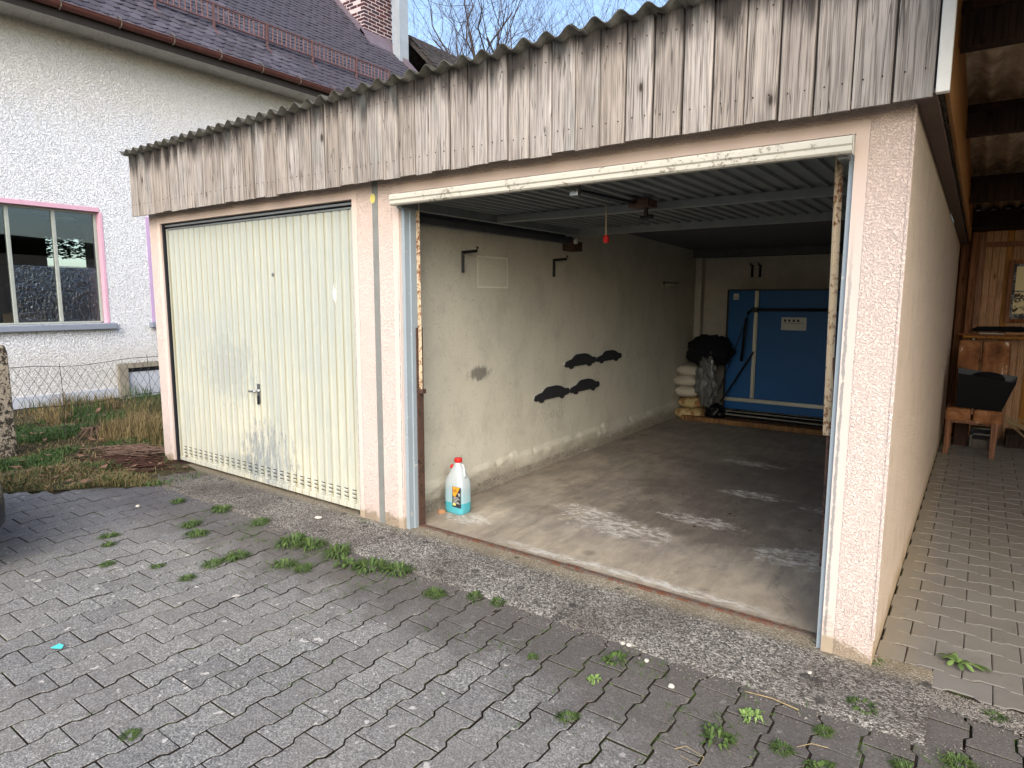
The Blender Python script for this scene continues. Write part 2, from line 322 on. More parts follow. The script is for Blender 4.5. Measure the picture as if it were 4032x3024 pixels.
def m_doorpaint():
    g = G("chalky_cream_door_paint"); p = g.pos(); x, y, z = g.xyz(p)
    n = g.noise(p, 2.0, 5, .6); st = g.noise(g.scale(p, (1, 1, .06)), 30, 4, .65); f = g.noise(p, 60, 4, .75)
    c = g.mix(g.step(z, .2, 1.3), srgb(196, 195, 178), srgb(174, 178, 168))
    c = g.mix(g.ramp(st, [(.35, .45), (.6, 0)]), c, srgb(160, 166, 156))
    fr = g.math('FRACT', g.math('DIVIDE', g.math('SUBTRACT', x, .225), .0872)); wob = g.noise(g.scale(p, (1, 1, .1)), 18, 3)
    gr = g.math('MULTIPLY', g.step(fr, .21, .15), g.ramp(wob, [(.3, .5), (.6, 1)])); c = g.mix(g.math('MULTIPLY', gr, .6), c, g.mix(wob, srgb(120, 104, 62), srgb(150, 138, 84)))  # rib grooves: ochre dirt, with the groove shade painted into the colour
    g2 = g.step(g.math('ABSOLUTE', g.math('SUBTRACT', fr, .39)), .022, .006); c = g.mix(g.math('MULTIPLY', g2, .45), c, srgb(172, 156, 92))
    c = g.mix(g.ramp(n, [(.48, 0), (.68, .35)]), c, srgb(150, 158, 158))
    sc = g.noise(g.scale(p, (1, 1, .4)), 24, 6, .8)
    a = g.spot(p, 1.62, 0, .42, 0, z=.26, rz=.34, nz=sc, k=.8); c = g.mix(g.math('MULTIPLY', g.math('MULTIPLY', a, g.step(g.noise(g.scale(p, (1, 1, .3)), 16, 5, .75), .38, .56)), .85), c, g.mix(st, srgb(66, 74, 84), srgb(150, 158, 162)))
    b = g.spot(p, 1.1, 0, .45, 0, z=.95, rz=.35, nz=sc, k=.9); c = g.mix(g.math('MULTIPLY', b, .35), c, srgb(120, 130, 138))
    b = g.spot(p, 1.3, 0, .5, 0, z=.15, rz=.12, nz=sc, k=.4); c = g.mix(g.math('MULTIPLY', b, .4), c, srgb(110, 120, 122)); gy = g.noise(g.scale(p, (1, 1, .25)), 5, 5, .7); c = g.mix(g.ramp(gy, [(.42, 0), (.7, .5)]), c, srgb(158, 164, 160))
    rust = g.math('MULTIPLY', g.step(f, .64, .72), g.step(z, .75, .2)); c = g.mix(g.math('MULTIPLY', rust, .6), c, srgb(120, 92, 60))
    pl = g.spot(p, 2.515, 0, .022, 0, z=1.585, rz=.085, nz=sc, k=.5); c = g.mix(pl, c, srgb(232, 232, 228))
    return g.out(c, .55, g.bump(g.math('ADD', f, g.math('MULTIPLY', pl, 2)), .4, .0015), spec=.35)
M_DOOR = m_doorpaint()
def m_peel(name, paint, under, amt=.55, scale=30, rough=.55, metal=0):
    g = G(name); p = g.pos(); n = g.noise(p, scale, 6, .75, .6); b = g.noise(p, 4, 3, .6)
    k = g.step(g.math('ADD', n, g.math('MULTIPLY', b, .3)), amt + .08, amt + .13)
    c = g.mix(k, g.mix(b, paint, [v * .8 for v in paint[:3]] + [1]), g.mix(g.noise(p, 90, 3), under, [v * .5 for v in under[:3]] + [1]))
    return g.out(c, rough, g.bump(g.math('SUBTRACT', 1, k), .6, .0015), metal)
M_LIP = m_peel("flaking_white_lip", srgb(192, 188, 174), srgb(148, 142, 126), .645, 40)
M_ARM = m_peel("rusty_white_steel", srgb(196, 178, 150), srgb(132, 84, 50), .60, 45)
M_RUST = m_peel("rusted_steel", srgb(88, 66, 56), srgb(56, 44, 38), .6, 40, .8)
M_JAMB = m_peel("flaking_bluegrey_jamb", srgb(150, 162, 170), srgb(214, 214, 208), .70, 22)
M_RAIL = m_peel("rusty_threshold", srgb(104, 70, 54), srgb(112, 100, 90), .52, 26, .85)
M_UNDER = plain("galvanised_underside", srgb(138, 143, 143), .5, .35, .3, 5)
M_DKMETAL = plain("dark_steel", srgb(34, 36, 42), .5, .3)
M_BLACK = plain("black_paint", srgb(20, 20, 24), .5)
M_CHROME = plain("worn_chrome", srgb(170, 172, 176), .25, .9)
M_NAIL = plain("rusty_nail", srgb(58, 44, 38), .7, .4)
M_TRACK = plain("grey_track_steel", srgb(92, 96, 102), .5, .4)
M_GRAVEL = plain("gravel_stone", srgb(150, 142, 133), .9, 0, .5, 60, .002)
M_STRIP = plain("grey_sealant_strip", srgb(132, 134, 130), .7)
M_WSTRIP = plain("white_edge_trim", srgb(232, 230, 222), .5, 0, .08)
M_SOFFIT = plain("brown_soffit_paint", srgb(104, 88, 82), .7, 0, .2, 4)
M_FELT = plain("crumbling_felt", srgb(48, 38, 30), .95, 0, .5, 30, .004)
M_RED = plain("red_plastic", srgb(200, 38, 36), .4, 0, .1)
M_WHITE = plain("white_plastic", srgb(214, 214, 208), .5, 0, .1)
M_YEL = plain("yellow_sticker", srgb(222, 208, 120), .6, 0, .1)
M_PAPER = plain("paper", srgb(196, 196, 190), .8, 0, .15)
M_INK = plain("ink", srgb(50, 54, 60), .8)
M_PINKTRIM = plain("pink_window_trim", srgb(212, 168, 186), .8, 0, .1)
M_LILAC = plain("lilac_window_trim", srgb(190, 164, 200), .8, 0, .1)
M_SILL = plain("blue_grey_sill", srgb(134, 142, 156), .75, 0, .12, 6)
M_FRAME = plain("pale_window_frame", srgb(164, 170, 162), .55, 0, .2, 10)
M_PLINTH = plain("plinth_paint", srgb(184, 190, 200), .85, 0, .15, 5)
M_GREYCONC = plain("old_grey_concrete", srgb(150, 144, 130), .9, 0, .35, 14, .003)
M_COPPER = plain("brown_gutter", srgb(104, 66, 58), .45, .3, .3, 6)
M_CARD = plain("cardboard", srgb(172, 128, 92), .9, 0, .15)
M_CARPAINT = plain("dark_car_paint", srgb(34, 40, 48), .25, .2, .1)
M_TYRE = plain("tyre_rubber", srgb(20, 20, 21), .8)
M_MORTAR = plain("pale_mortar", srgb(200, 186, 186), .95, 0, .15, 20, .003)
M_LEAD = plain("lead_flashing", srgb(124, 112, 122), .6, .3, .3, 6)
M_DUCT = plain("galvanised_duct", srgb(176, 184, 190), .5, .3, .25, 3)
M_SNOW = plain("rusty_snow_guard", srgb(112, 84, 84), .7, .2, .3)
M_WIRE = plain("dull_wire", srgb(66, 64, 62), .6, .5)
M_BLUE = plain("blue_table_top", srgb(12, 82, 138), .5, 0, .1, 2)
M_ALU = plain("aluminium_profile", srgb(170, 168, 156), .4, .6, .15)
M_FOAM = plain("black_foam", srgb(40, 42, 46), .9)
M_CLOTH = plain("black_cloth", srgb(15, 16, 22), .95)
M_BAG = plain("white_sack", srgb(196, 184, 162), .6, 0, .2, 12, .004)
def m_sack(name, a, b, pr):
    g = G(name); p = g.pos(); n = g.noise(p, 9, 5, .65, 1.0); wr = g.noise(g.scale(p, (1, 1, 2.5)), 16, 4, .6, 1.5)
    c = g.mix(n, a, [v * .75 for v in a[:3]] + [1]); c = g.mix(g.math('MULTIPLY', g.step(n, .50, .56), pr), c, b)
    c = g.mix(g.ramp(g.noise(p, 40, 3), [(.6, 0), (.7, .35)]), c, srgb(96, 84, 70))
    return g.out(c, .45, g.bump(wr, 1, .02), spec=.4)
M_BAG = m_sack("creased_white_sack", srgb(204, 196, 178), srgb(190, 184, 168), .3)
M_BAGY = m_sack("printed_sack", srgb(208, 186, 132), srgb(140, 84, 40), .8)
M_ROPE = plain("pale_cord", srgb(190, 172, 140), .8)
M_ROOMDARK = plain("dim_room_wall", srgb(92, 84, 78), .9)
M_STRAW = plain("dry_stalk", srgb(170, 150, 112), .9, 0, .3, 30)
M_STONE = plain("pale_pebble", srgb(206, 200, 188), .8, 0, .2, 40, .002, 5)
M_ROOT = plain("dry_root", srgb(112, 90, 78), .9, 0, .4, 30, .003)
M_DEADLEAF = plain("dead_leaf", srgb(126, 98, 80), .85, 0, .3, 30, .001, 9)
M_MINT = plain("mint_scrap", srgb(92, 220, 214), .6, 0, .1)
M_BRANCH = plain("bare_bark", srgb(74, 64, 62), .9, 0, .3, 12)
M_TUB = plain("black_tub", srgb(12, 13, 18), .35)
M_JUNK = plain("grey_scrap", srgb(112, 104, 96), .7, .2, .4, 12)
M_BRIQ = plain("dark_brown_scrap", srgb(60, 36, 26), .8)

def m_leaf(name, a, b, tr=.25):
    g = G(name); p = g.pos(); n = g.noise(p, 30, 2); c = g.mix(g.ramp(n, [(.35, 0), (.65, 1)]), a, b)
    return g.out(c, .65, None, 0, .25)
M_WEED = m_leaf("weed_leaf", srgb(86, 106, 54), srgb(52, 72, 36))
M_WEED2 = m_leaf("pale_weed_leaf", srgb(124, 148, 84), srgb(92, 120, 62))
M_GRASSG = m_leaf("green_grass", srgb(74, 96, 50), srgb(46, 70, 38))
M_GRASSD = m_leaf("dry_grass", srgb(136, 118, 82), srgb(92, 84, 56))
M_HEDGE = m_leaf("hedge_leaf", srgb(58, 92, 60), srgb(36, 62, 42))

def m_tile():
    g = G("dark_clay_tile"); p0 = g.pos(); p = g.pos(13); n = g.noise(p, 14, 4, .65)
    c = g.mix(g.math('ADD', g.math('MULTIPLY', g.rand(), .6), g.math('MULTIPLY', n, .4)), srgb(52, 50, 58), srgb(92, 88, 98))
    c = g.mix(g.ramp(g.noise(p0, 26, 4, .7), [(.62, 0), (.72, .6)]), c, srgb(134, 128, 116))
    c = g.mix(g.ramp(g.noise(p0, 3, 3, .6), [(.6, 0), (.8, .25)]), c, srgb(96, 66, 62))
    return g.out(c, .75, g.bump(n, .6, .003), spec=.3)
M_TILE = m_tile()
M_TILEMOSS = m_fibre("mossy_tile", srgb(78, 72, 74), srgb(44, 42, 42), .8)
def m_brick():
    g = G("chimney_brick"); p = g.pos(11); n = g.noise(p, 30, 4, .7)
    c = g.mix(g.rand(), srgb(84, 46, 46), srgb(56, 44, 56)); c = g.mix(g.math('MULTIPLY', n, .5), c, srgb(52, 40, 44))
    return g.out(c, .85, g.bump(n, .7, .003))
M_BRICK = m_brick()
def m_hide():
    g = G("brown_white_cowhide"); p = g.pos(); n = g.noise(p, 6, 5, .6, .6)
    c = g.ramp(n, [(.3, srgb(84, 50, 26)), (.5, srgb(134, 88, 54)), (.62, srgb(156, 112, 76)), (.67, srgb(220, 206, 190))])
    return g.out(c, .8, g.bump(g.noise(p, 60), .4, .002))
M_HIDE = m_hide()
def m_picture():
    g = G("faded_print"); p = g.pos(); x, y, z = g.xyz(p); n = g.noise(p, 26, 4, .7)
    k = g.math('MULTIPLY', g.step(n, .5, .56), g.step(z, 1.66, 1.6)); c = g.mix(k, srgb(222, 208, 160), srgb(60, 44, 38))
    return g.out(c, .6)
M_PRINT = m_picture()
def m_glass(name, rough_glass=False):
    g = G(name); t = g.n("BsdfTransparent"); t.inputs[0].default_value = (.80, .86, .86, 1) if not rough_glass else (.62, .68, .70, 1)
    gl = g.n("BsdfGlossy"); gl.inputs[0].default_value = (.9, .95, 1, 1); gl.inputs["Roughness"].default_value = .02 if not rough_glass else .12
    fr = g.n("Fresnel"); fr.inputs[0].default_value = 1.5
    if rough_glass:
        p = g.pos(); h = g.noise(g.scale(p, (1, 1, .6)), 28, 3, .6, .8); nb = g.bump(h, 1, .012); g.set(gl.inputs["Normal"], nb); g.set(fr.inputs["Normal"], nb)
    mx = g.n("MixShader"); g.set(mx.inputs[0], g.math('MULTIPLY', fr.outputs[0], 1.5 if not rough_glass else 3.0)); g.t.links.new(t.outputs[0], mx.inputs[1]); g.t.links.new(gl.outputs[0], mx.inputs[2])
    g.t.links.new(mx.outputs[0], g.o.inputs[0]); return g.m
M_GLASS = m_glass("clear_glass"); M_PGLASS = m_glass("patterned_glass", True)
def m_canister():
    g = G("cloudy_canister_plastic"); p = g.n("TexCoord").outputs["Object"]; x, y, z = g.xyz(p)
    liq = g.step(z, .084, .078)
    c = g.mix(g.step(z, .26, .1), srgb(176, 184, 186), srgb(150, 184, 192)); c = g.mix(liq, c, srgb(54, 164, 178))
    n = g.noise(p, 14, 3); c = g.mix(g.math('MULTIPLY', n, .2), c, srgb(170, 180, 184))
    return g.out(c, .35, None, 0, .5, Subsurface_Weight=.15)
M_CANISTER = m_canister()
M_ORANGE = plain("orange_print", srgb(236, 160, 44), .5, 0, .05)
M_LABELDK = plain("charcoal_print", srgb(52, 56, 62), .5, 0, .1)
def m_plastic():
    g = G("crinkled_clear_plastic"); p = g.pos(); h = g.noise(g.scale(p, (1, 1, .5)), 14, 4, .6, 1.2); nb = g.bump(h, 1, .03)
    return g.out(srgb(96, 98, 96), .18, nb, .1, .8)
M_PLASTIC = m_plastic()

# ------------------------------------------------------------------ mesh helpers
class MB:
    def __init__(s): s.v = []; s.f = []; s.mi = []; s.m = 0
    def add(s, vs, fs):
        o = len(s.v); s.v += [tuple(v) for v in vs]; s.f += [tuple(i + o for i in f) for f in fs]; s.mi += [s.m] * len(fs); return s
    def box(s, x0, x1, y0, y1, z0, z1, M=None):
        vs = [Vector((x, y, z)) for z in (z0, z1) for y in (y0, y1) for x in (x0, x1)]
        if M: vs = [M @ v for v in vs]
        return s.add(vs, [(0, 2, 3, 1), (4, 5, 7, 6), (0, 1, 5, 4), (2, 6, 7, 3), (0, 4, 6, 2), (1, 3, 7, 5)])
    def prism(s, poly, axis, a, b):     # poly of 2D points; axis 0:x(y,z) 1:y(x,z) 2:z(x,y)
        def P(u, w, t): return ((t, u, w), (u, t, w), (u, w, t))[axis]
        n = len(poly); vs = [P(u, w, a) for u, w in poly] + [P(u, w, b) for u, w in poly]
        return s.add(vs, [tuple(range(n))[::-1], tuple(range(n, 2 * n))] + [(i, (i + 1) % n, n + (i + 1) % n, n + i) for i in range(n)])
    def tube(s, pts, r, n=8, cap=True, rs=None):
        pts = [Vector(p) for p in pts]; vs = []; fs = []
        for i, p in enumerate(pts):
            d = (pts[min(i + 1, len(pts) - 1)] - pts[max(i - 1, 0)]).normalized()
            a = d.cross(Vector((0, 0, 1)) if abs(d.z) < .9 else Vector((1, 0, 0))).normalized(); b = d.cross(a)
            rr = rs[i] if rs else r
            for k in range(n): t = 2 * pi * k / n; vs.append(p + a * cos(t) * rr + b * sin(t) * rr)
        for i in range(len(pts) - 1):
            for k in range(n): j = (k + 1) % n; fs.append((i * n + k, i * n + j, (i + 1) * n + j, (i + 1) * n + k))
        if cap: fs += [tuple(range(n))[::-1], tuple(range(len(vs) - n, len(vs)))]
        return s.add(vs, fs)
    def lathe(s, prof, n=16, c=(0, 0, 0)):
        vs = []; fs = []
        for r, z in prof:
            for k in range(n): t = 2 * pi * k / n; vs.append((c[0] + r * cos(t), c[1] + r * sin(t), c[2] + z))
        for i in range(len(prof) - 1):
            for k in range(n): j = (k + 1) % n; fs.append((i * n + k, i * n + j, (i + 1) * n + j, (i + 1) * n + k))
        fs += [tuple(range(n))[::-1], tuple(range(len(vs) - n, len(vs)))]
        return s.add(vs, fs)
    def grid(s, nx, ny, fn):
        vs = [fn(i / nx, j / ny) for j in range(ny + 1) for i in range(nx + 1)]
        return s.add(vs, [(j * (nx + 1) + i, j * (nx + 1) + i + 1, (j + 1) * (nx + 1) + i + 1, (j + 1) * (nx + 1) + i) for j in range(ny) for i in range(nx)])
    def mesh(s, name, mats):
        me = bpy.data.meshes.new(name); me.from_pydata(s.v, [], s.f)
        for m in (mats if isinstance(mats, (list, tuple)) else [mats]): me.materials.append(m)
        if any(s.mi): me.polygons.foreach_set("material_index", s.mi)
        me.update(); return me

def link(name, me, parent=None, loc=None, rot=None, bevel=0, smooth=False, fixn=True):
    o = bpy.data.objects.new(name, me); COL.objects.link(o)
    if parent is not None: o.parent = parent
    if loc is not None: o.location = loc
    if rot is not None: o.rotation_euler = rot
    if fixn and me is not None and not me.get("fx"):
        bm = bmesh.new(); bm.from_mesh(me); bmesh.ops.recalc_face_normals(bm, faces=bm.faces); bm.to_mesh(me); bm.free(); me["fx"] = 1
    if smooth: me.shade_smooth()
    if bevel:
        b = o.modifiers.new("bevel", 'BEVEL'); b.width = bevel; b.segments = 2; b.limit_method = 'ANGLE'
    return o
def build(name, mb, mats, parent=None, **kw): return link(name, mb.mesh(name, mats), parent, **kw)
def boxo(name, x0, x1, y0, y1, z0, z1, mat, parent=None, bevel=.002, M=None, **kw):
    return build(name, MB().box(x0, x1, y0, y1, z0, z1, M), mat, parent, bevel=bevel, **kw)
def thing(name, label, cat, loc=(0, 0, 0), rz=0, group=None):
    o = bpy.data.objects.new(name, None); COL.objects.link(o); o.location = loc; o.rotation_euler = (0, 0, rz)
    o.empty_display_size = .1
    return tag(o, label, cat, group)
def tag(o, label=None, cat=None, group=None, kind=None):
    if label: o["label"] = label
    if cat: o["category"] = cat
    if group: o["group"] = group
    if kind: o["kind"] = kind
    return o
def text(name, body, size, loc, rot, mat, parent, ext=.0006, align='CENTER'):
    cu = bpy.data.curves.new(name, 'FONT'); cu.body = body; cu.size = size; cu.extrude = ext; cu.align_x = align; cu.align_y = 'CENTER'
    tmp = bpy.data.objects.new("t", cu); COL.objects.link(tmp)
    dg = bpy.context.evaluated_depsgraph_get(); me = bpy.data.meshes.new_from_object(tmp.evaluated_get(dg)); bpy.data.objects.remove(tmp)
    me.materials.clear(); me.materials.append(mat)
    o = bpy.data.objects.new(name, me); COL.objects.link(o); o.parent = parent; o.location = loc; o.rotation_euler = rot
    return o
def nz(x, y, z=0, s=1.0): return mnoise.noise(Vector((x * s, y * s, z * s)))

# projection used only to choose which repeats show largest (those become single objects)
def shows(p):
    d = Vector(p) - Vector((CAMX, CAMY, CAMZ)); w = d.dot(fw)
    if w < .1: return 0
    u = d.dot(r2) / w * .6331; v = d.dot(u2) / w * .6331
    if abs(u) > .53 or abs(v) > .41: return .001 / w
    return 1 / w

# ================================================================== GROUND
tag(build("ground", MB().grid(2, 2, lambda u, v: (-150 + 300 * u, -150 + 300 * v, -.05)), M_SOIL), kind="structure")

def doubleT(L, W, h, gap=.005, ch=.0022, depth=.05, sg=.0042):
    """double-T paver lying along local Y, centre 0, top at z=0"""
    l = L / 2 - gap / 2; a, b = L / 4 - .010, L / 4 + .010; wo = W / 2 + h - sg; wi = W / 2 - h - sg
    right = [(wo, -l), (wo, -b), (wi, -a), (wi, a), (wo, b), (wo, l)]
    poly = right + [(-x, -y) for x, y in right]
    n = len(poly); mb = MB()
    top = [(x - math.copysign(ch, x), y - math.copysign(ch, y) * (1 if abs(y) > b + .001 else 0), 0) for x, y in poly]
    mid = [(x, y, -ch) for x, y in poly]; bot = [(x, y, -depth) for x, y in poly]
    fs = [tuple(range(n))]
    for k in (0, n):
        fs += [(k + i, k + n + i, k + n + (i + 1) % n, k + (i + 1) % n) for i in range(n)]
    mb.add(top + mid + bot, fs); mb.mi = [0] * (1 + n) + [1] * n
    return mb
def lay(cells, proto_mb, parent, mat, basez, jz, limit, name, rot=0, tilt=.0035):
    me = proto_mb.mesh(name, mat); rest = MB(); cells = sorted(cells, key=lambda c: -shows((c[0], c[1], 0)))
    first = True
    for i, (x, y) in enumerate(cells):
        zz = basez + random.uniform(-jz, jz) * (2.2 if random.random() < .06 else 1)
        rx, ry, rz = random.gauss(0, tilt), random.gauss(0, tilt), rot + random.gauss(0, .006)
        if i < limit and shows((x, y, 0)) > .02:
            link(name, me, parent, (x, y, zz), (rx, ry, rz), fixn=first); first = False
        else:
            M = Matrix.Translation((x, y, zz)) @ Matrix.Rotation(rz, 4, 'Z')
            rest.add([M @ Vector(v) for v in proto_mb.v], proto_mb.f); rest.mi[-len(proto_mb.mi):] = proto_mb.mi
    if rest.v: tag(build(name + "_field", rest, mat, parent), kind="stuff")

# forecourt paving: double-T pavers, rows run towards the garage
GE = lambda x: -1.30 + 1.02 * max(x, -3) if x < .83 else -.456      # edge of the grass
paving = tag(build("forecourt_paving", MB().grid(110, 60, lambda u, v: (-1.6 + 11 * u, -5 + 4.56 * v, -.017 + .004 * nz(u * 60, v * 30) + .0125 * max(0, min(1, (-5 + 4.56 * v + 1.15 + .5 * nz(u * 30, v * 14)) * 2.2)))), M_JOINT), kind="structure")
W1, L1 = .1485, .2032; build('joint_bed', MB().grid(20, 2, lambda u, v: (6.13 + 3.2 * u, -.44 + .42 * v, -.017)), M_JOINT, paving)
cells = []
for k in range(-40, 32):
    xc = 4.095 + W1 * (k + .5); y0 = -1.467 + .1016 * (k % 2)
    for j in range(-18, 8):
        yc = y0 + L1 * (j + .5)
        if yc > (-.44 if xc < 6.21 else -.11) or yc < -4.9 or xc < -1.6 or xc > 9.3: continue
        if xc < .75 and yc > GE(xc) - .02: continue
        cells.append((xc, yc))
lay(cells, doubleT(L1, W1, .009), paving, (M_PAVER, M_JOINT), .0, .0018, 300, "paver")

# apron of rough aggregate concrete
def apron_pt(u, v):
    x = .35 + (6.20 - .35) * u
    if v < .5:
        y0 = -.465 + .012 * nz(x * 7, 0) + .02 * nz(x * 2, 3) + (.32 * max(0, .9 - x) ** 1.2)
    else: y0 = -.465
    y = y0 + v * (.105 - y0)
    e = min(1, v * 14)
    return (x, y, -.006 + e * .016 + .004 * nz(x * 9, y * 9) * e)
tag(build("apron", MB().grid(160, 24, apron_pt), M_APRON, smooth=True), kind="structure")
tag(build("apron_edge_strip", MB().grid(60, 6, lambda u, v: (6.1 + 3.2 * u, -.165 + .02 * nz(u * 20, 0) + .14 * v, .0035 + .006 * nz(u * 40, v * 5))), M_APRON, smooth=True), kind="structure")

# carport paving
cfloor = tag(build("carport_floor", MB().grid(2, 2, lambda u, v: (5.98 + 3.4 * u, -.02 + 6 * v, -.006)), M_JOINT), kind="structure")
W2, L2 = .1435, .2035; cells = []
for j in range(-4, 40):
    yc = .556 + W2 * (j + .5); x0 = 6.1935 if j % 2 == 0 else 6.295
    for i in range(-1, 14):
        xc = x0 + L2 * (i + .5)
        if yc < .0 or xc > 9.2 or xc < 6.08: continue
        cells.append((xc, yc))
lay(cells, doubleT(L2, W2, .009, gap=.002, ch=.004, sg=.002), cfloor, (M_PAVER2, M_JOINT), .008, .001, 300, "paver", rot=pi / 2, tilt=.003)
e = MB()
for j in range(0, 40):      # cut half pavers along the wall
    yc = .556 + W2 * (j - 4 + .5)
    if j % 2 == 1: e.box(5.985, 6.089, yc - W2 / 2 + .002, yc + W2 / 2 - .002, -.03, .007)
tag(build("paver_field", e, M_PAVER2, cfloor), kind="stuff")

# garage floor + threshold
def floor_pt(u, v):
    x = 3.04 + 2.85 * u; y = .132 + 5.7 * v; s = min(1, max(0, (y - .75 + .12 * (x - 4)) * 6))
    return (x, y, .012 - .008 * s + .0025 * nz(x * 3, y * 3))
tag(build("garage_floor", MB().grid(60, 120, floor_pt), M_FLOOR, smooth=True), kind="structure")

# ================================================================== GARAGE
GX0, GX1, GY1 = 0.0, 5.98, 6.1
gar = thing("double_garage", "long pink rendered double garage with grey wooden fascia, left bay shut and right bay open", "garage")
wall = MB()
wall.box(0, .19, 0, .16, -.05, 2.42); wall.box(2.77, 3.21, 0, .16, -.05, 2.42); wall.box(5.782, 5.979, 0, .16, -.05, 2.42)
wall.box(.19, 2.77, 0, .16, 2.205, 2.42); wall.box(3.21, 5.782, 0, .16, 2.205, 2.42)
build("front_wall", wall, M_FRONT, gar)
sw = MB().prism([(.002, -.05), (GY1, -.05), (GY1, 2.17), (.002, 2.30)], 0, 5.9, 5.981)
build("side_wall", sw, M_SIDE, gar)
build("side_wall", MB().prism([(.16, -.05), (GY1, -.05), (GY1, 2.3), (.16, 2.42)], 0, 0, .08), M_FRONT, gar)
boxo("corner_bead", 5.972, 5.986, -.004, .010, .12, 2.29, M_WSTRIP, gar, .004)
bpy.data.objects["corner_bead"].data.materials[0] = M_FRONT
boxo("joint_strip", 2.972, 3.024, -.003, .02, .0, 2.32, M_STRIP, gar, 0)
st = build("round_sticker", MB().lathe([(.001, 0), (.031, 0), (.031, .002), (.001, .002)], 20), M_YEL, gar, loc=(2.981, -.004, 2.19), rot=(pi / 2, 0, 0)); st.scale = (.8, 1, 1)
# interior shell of the right bay
def inner(u, v):
    y = .16 + 5.7 * u; z = -.03 + 2.36 * v; bulge = .0
    if z < .10 + .05 * (y > 3) + .04 * nz(y * 2, 0): bulge = .034 + .012 * nz(y * 9, z * 20) + .012 * nz(y * 30, z * 50)
    elif z < .19 + .03 * nz(y * 3, 5): bulge = .02 + .012 * nz(y * 9, z * 30)
    return (3.04 + bulge, y, z)
build("inner_wall", MB().grid(260, 110, inner), M_INWALL, gar, smooth=True)
boxo("inner_wall", 2.96, 3.03, .162, 5.95, -.03, 2.4, M_INDARK, gar, 0)
boxo("inner_wall", 5.85, 5.895, .162, 5.84, -.03, 2.36, M_INDARK, gar, 0)
boxo("back_wall", .08, 5.9, 5.83, 5.98, -.03, 2.4, M_INDARK, gar, 0)
boxo("wall_ledge", 3.05, 3.14, 5.70, 5.83, 0, 2.14, M_INDARK, gar, .004)
build("ceiling", MB().prism([(.165, 2.36), (5.83, 2.19), (5.83, 2.26), (.165, 2.42)], 0, 2.98, 5.9), M_CEIL, gar)
build("ceiling", MB().prism([(.165, 2.36), (5.83, 2.19), (5.83, 2.26), (.165, 2.42)], 0, .08, 2.95), M_CEIL, gar)
boxo("lintel_box", 3.045, 5.845, 5.60, 5.825, 2.10, 2.19, M_CEIL, gar, 0)
# skirting crack lump
# steel door frames
def frame(x0, x1, left_mat):
    p = boxo("door_frame", x0, x0 + .028, .02, .13, .0, 2.19, left_mat, gar, .002)
    boxo("door_frame", x1 - .022, x1, .02, .13, .0, 2.19, M_JAMB, gar, .002)
    return p
frame(3.21, 5.782, M_JAMB)
boxo("door_frame", 3.239, 3.252, .06, .14, 0, 2.18, M_JAMB, gar, .002)
boxo("door_frame", 3.254, 3.262, .09, .15, .0, 1.36, M_RUST, gar, .002)
boxo("door_frame", .19, .216, .015, .12, 0, 2.2, M_DKMETAL, gar, .002)
boxo("door_frame", 2.752, 2.77, .015, .12, 0, 2.2, M_DKMETAL, gar, .002)
boxo("door_frame", .216, 2.752, .045, .12, 2.172, 2.205, M_DKMETAL, gar, .002)
boxo('door_frame', .216, 2.752, .03, .044, 2.176, 2.192, M_UNDER, gar, .002)
th = MB().box(3.21, 5.782, .098, .112, .0, .022).box(3.21, 5.782, .113, .127, -.01, .006).box(3.21, 5.782, .127, .134, .0, .020)
build("threshold_rail", th, M_RAIL, gar)
boxo("threshold_catch", 4.40, 4.52, .085, .125, .015, .030, M_RAIL, gar, .003)

# weathered fascia boards
bw = .1355; nb = 45
xs = -.052; boards = []
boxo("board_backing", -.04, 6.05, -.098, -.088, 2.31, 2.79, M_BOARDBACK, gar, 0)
def board_mesh(w, seed):
    rnd = random.Random(seed); g = .0032 + rnd.random() * .0025; lip = rnd.uniform(.012, .03)
    pr = [(-w / 2 + g, .012), (-w / 2 + g, .0015), (-w / 2 + g + .003, 0), (-w / 2 + lip, 0), (-w / 2 + lip + .002, .004), (-w / 2 + lip + .005, .004), (-w / 2 + lip + .007, -.001),
          (w / 2 - lip * .7, -.002 + rnd.uniform(-.002, .002)), (w / 2 - .006, .001), (w / 2 - g, .004), (w / 2 - g, .016)]
    m = MB().prism(pr, 2, -.53, 0); m.m = 1
    for zz in (-.085, -.43):
        for xx in (-.03, .034): m.prism([(xx + .0032 * cos(t * pi / 3) + rnd.uniform(-.0, .0), zz + .0032 * sin(t * pi / 3)) for t in range(6)], 1, -.0045, .001)
    return m.mesh("fascia_board", (M_BOARD, M_NAIL))
bm_ = [board_mesh(bw, s) for s in range(6)]
fx = set()
for i in range(nb):
    me = bm_[random.randrange(6)]
    h = random.uniform(.994, 1.008)
    o = link("fascia_board", me, gar, (xs + bw * (i + .5), -.118 + random.uniform(-.004, .004), 2.803 + random.uniform(-.004, .004)), (random.gauss(0, .006), random.gauss(0, .0018), random.gauss(0, .02)), fixn=True)
    o.scale = (1, 1, h)
boxo("corner_trim", 6.048, 6.09, -.135, -.10, 2.282, 2.93, M_WSTRIP, gar, .003)
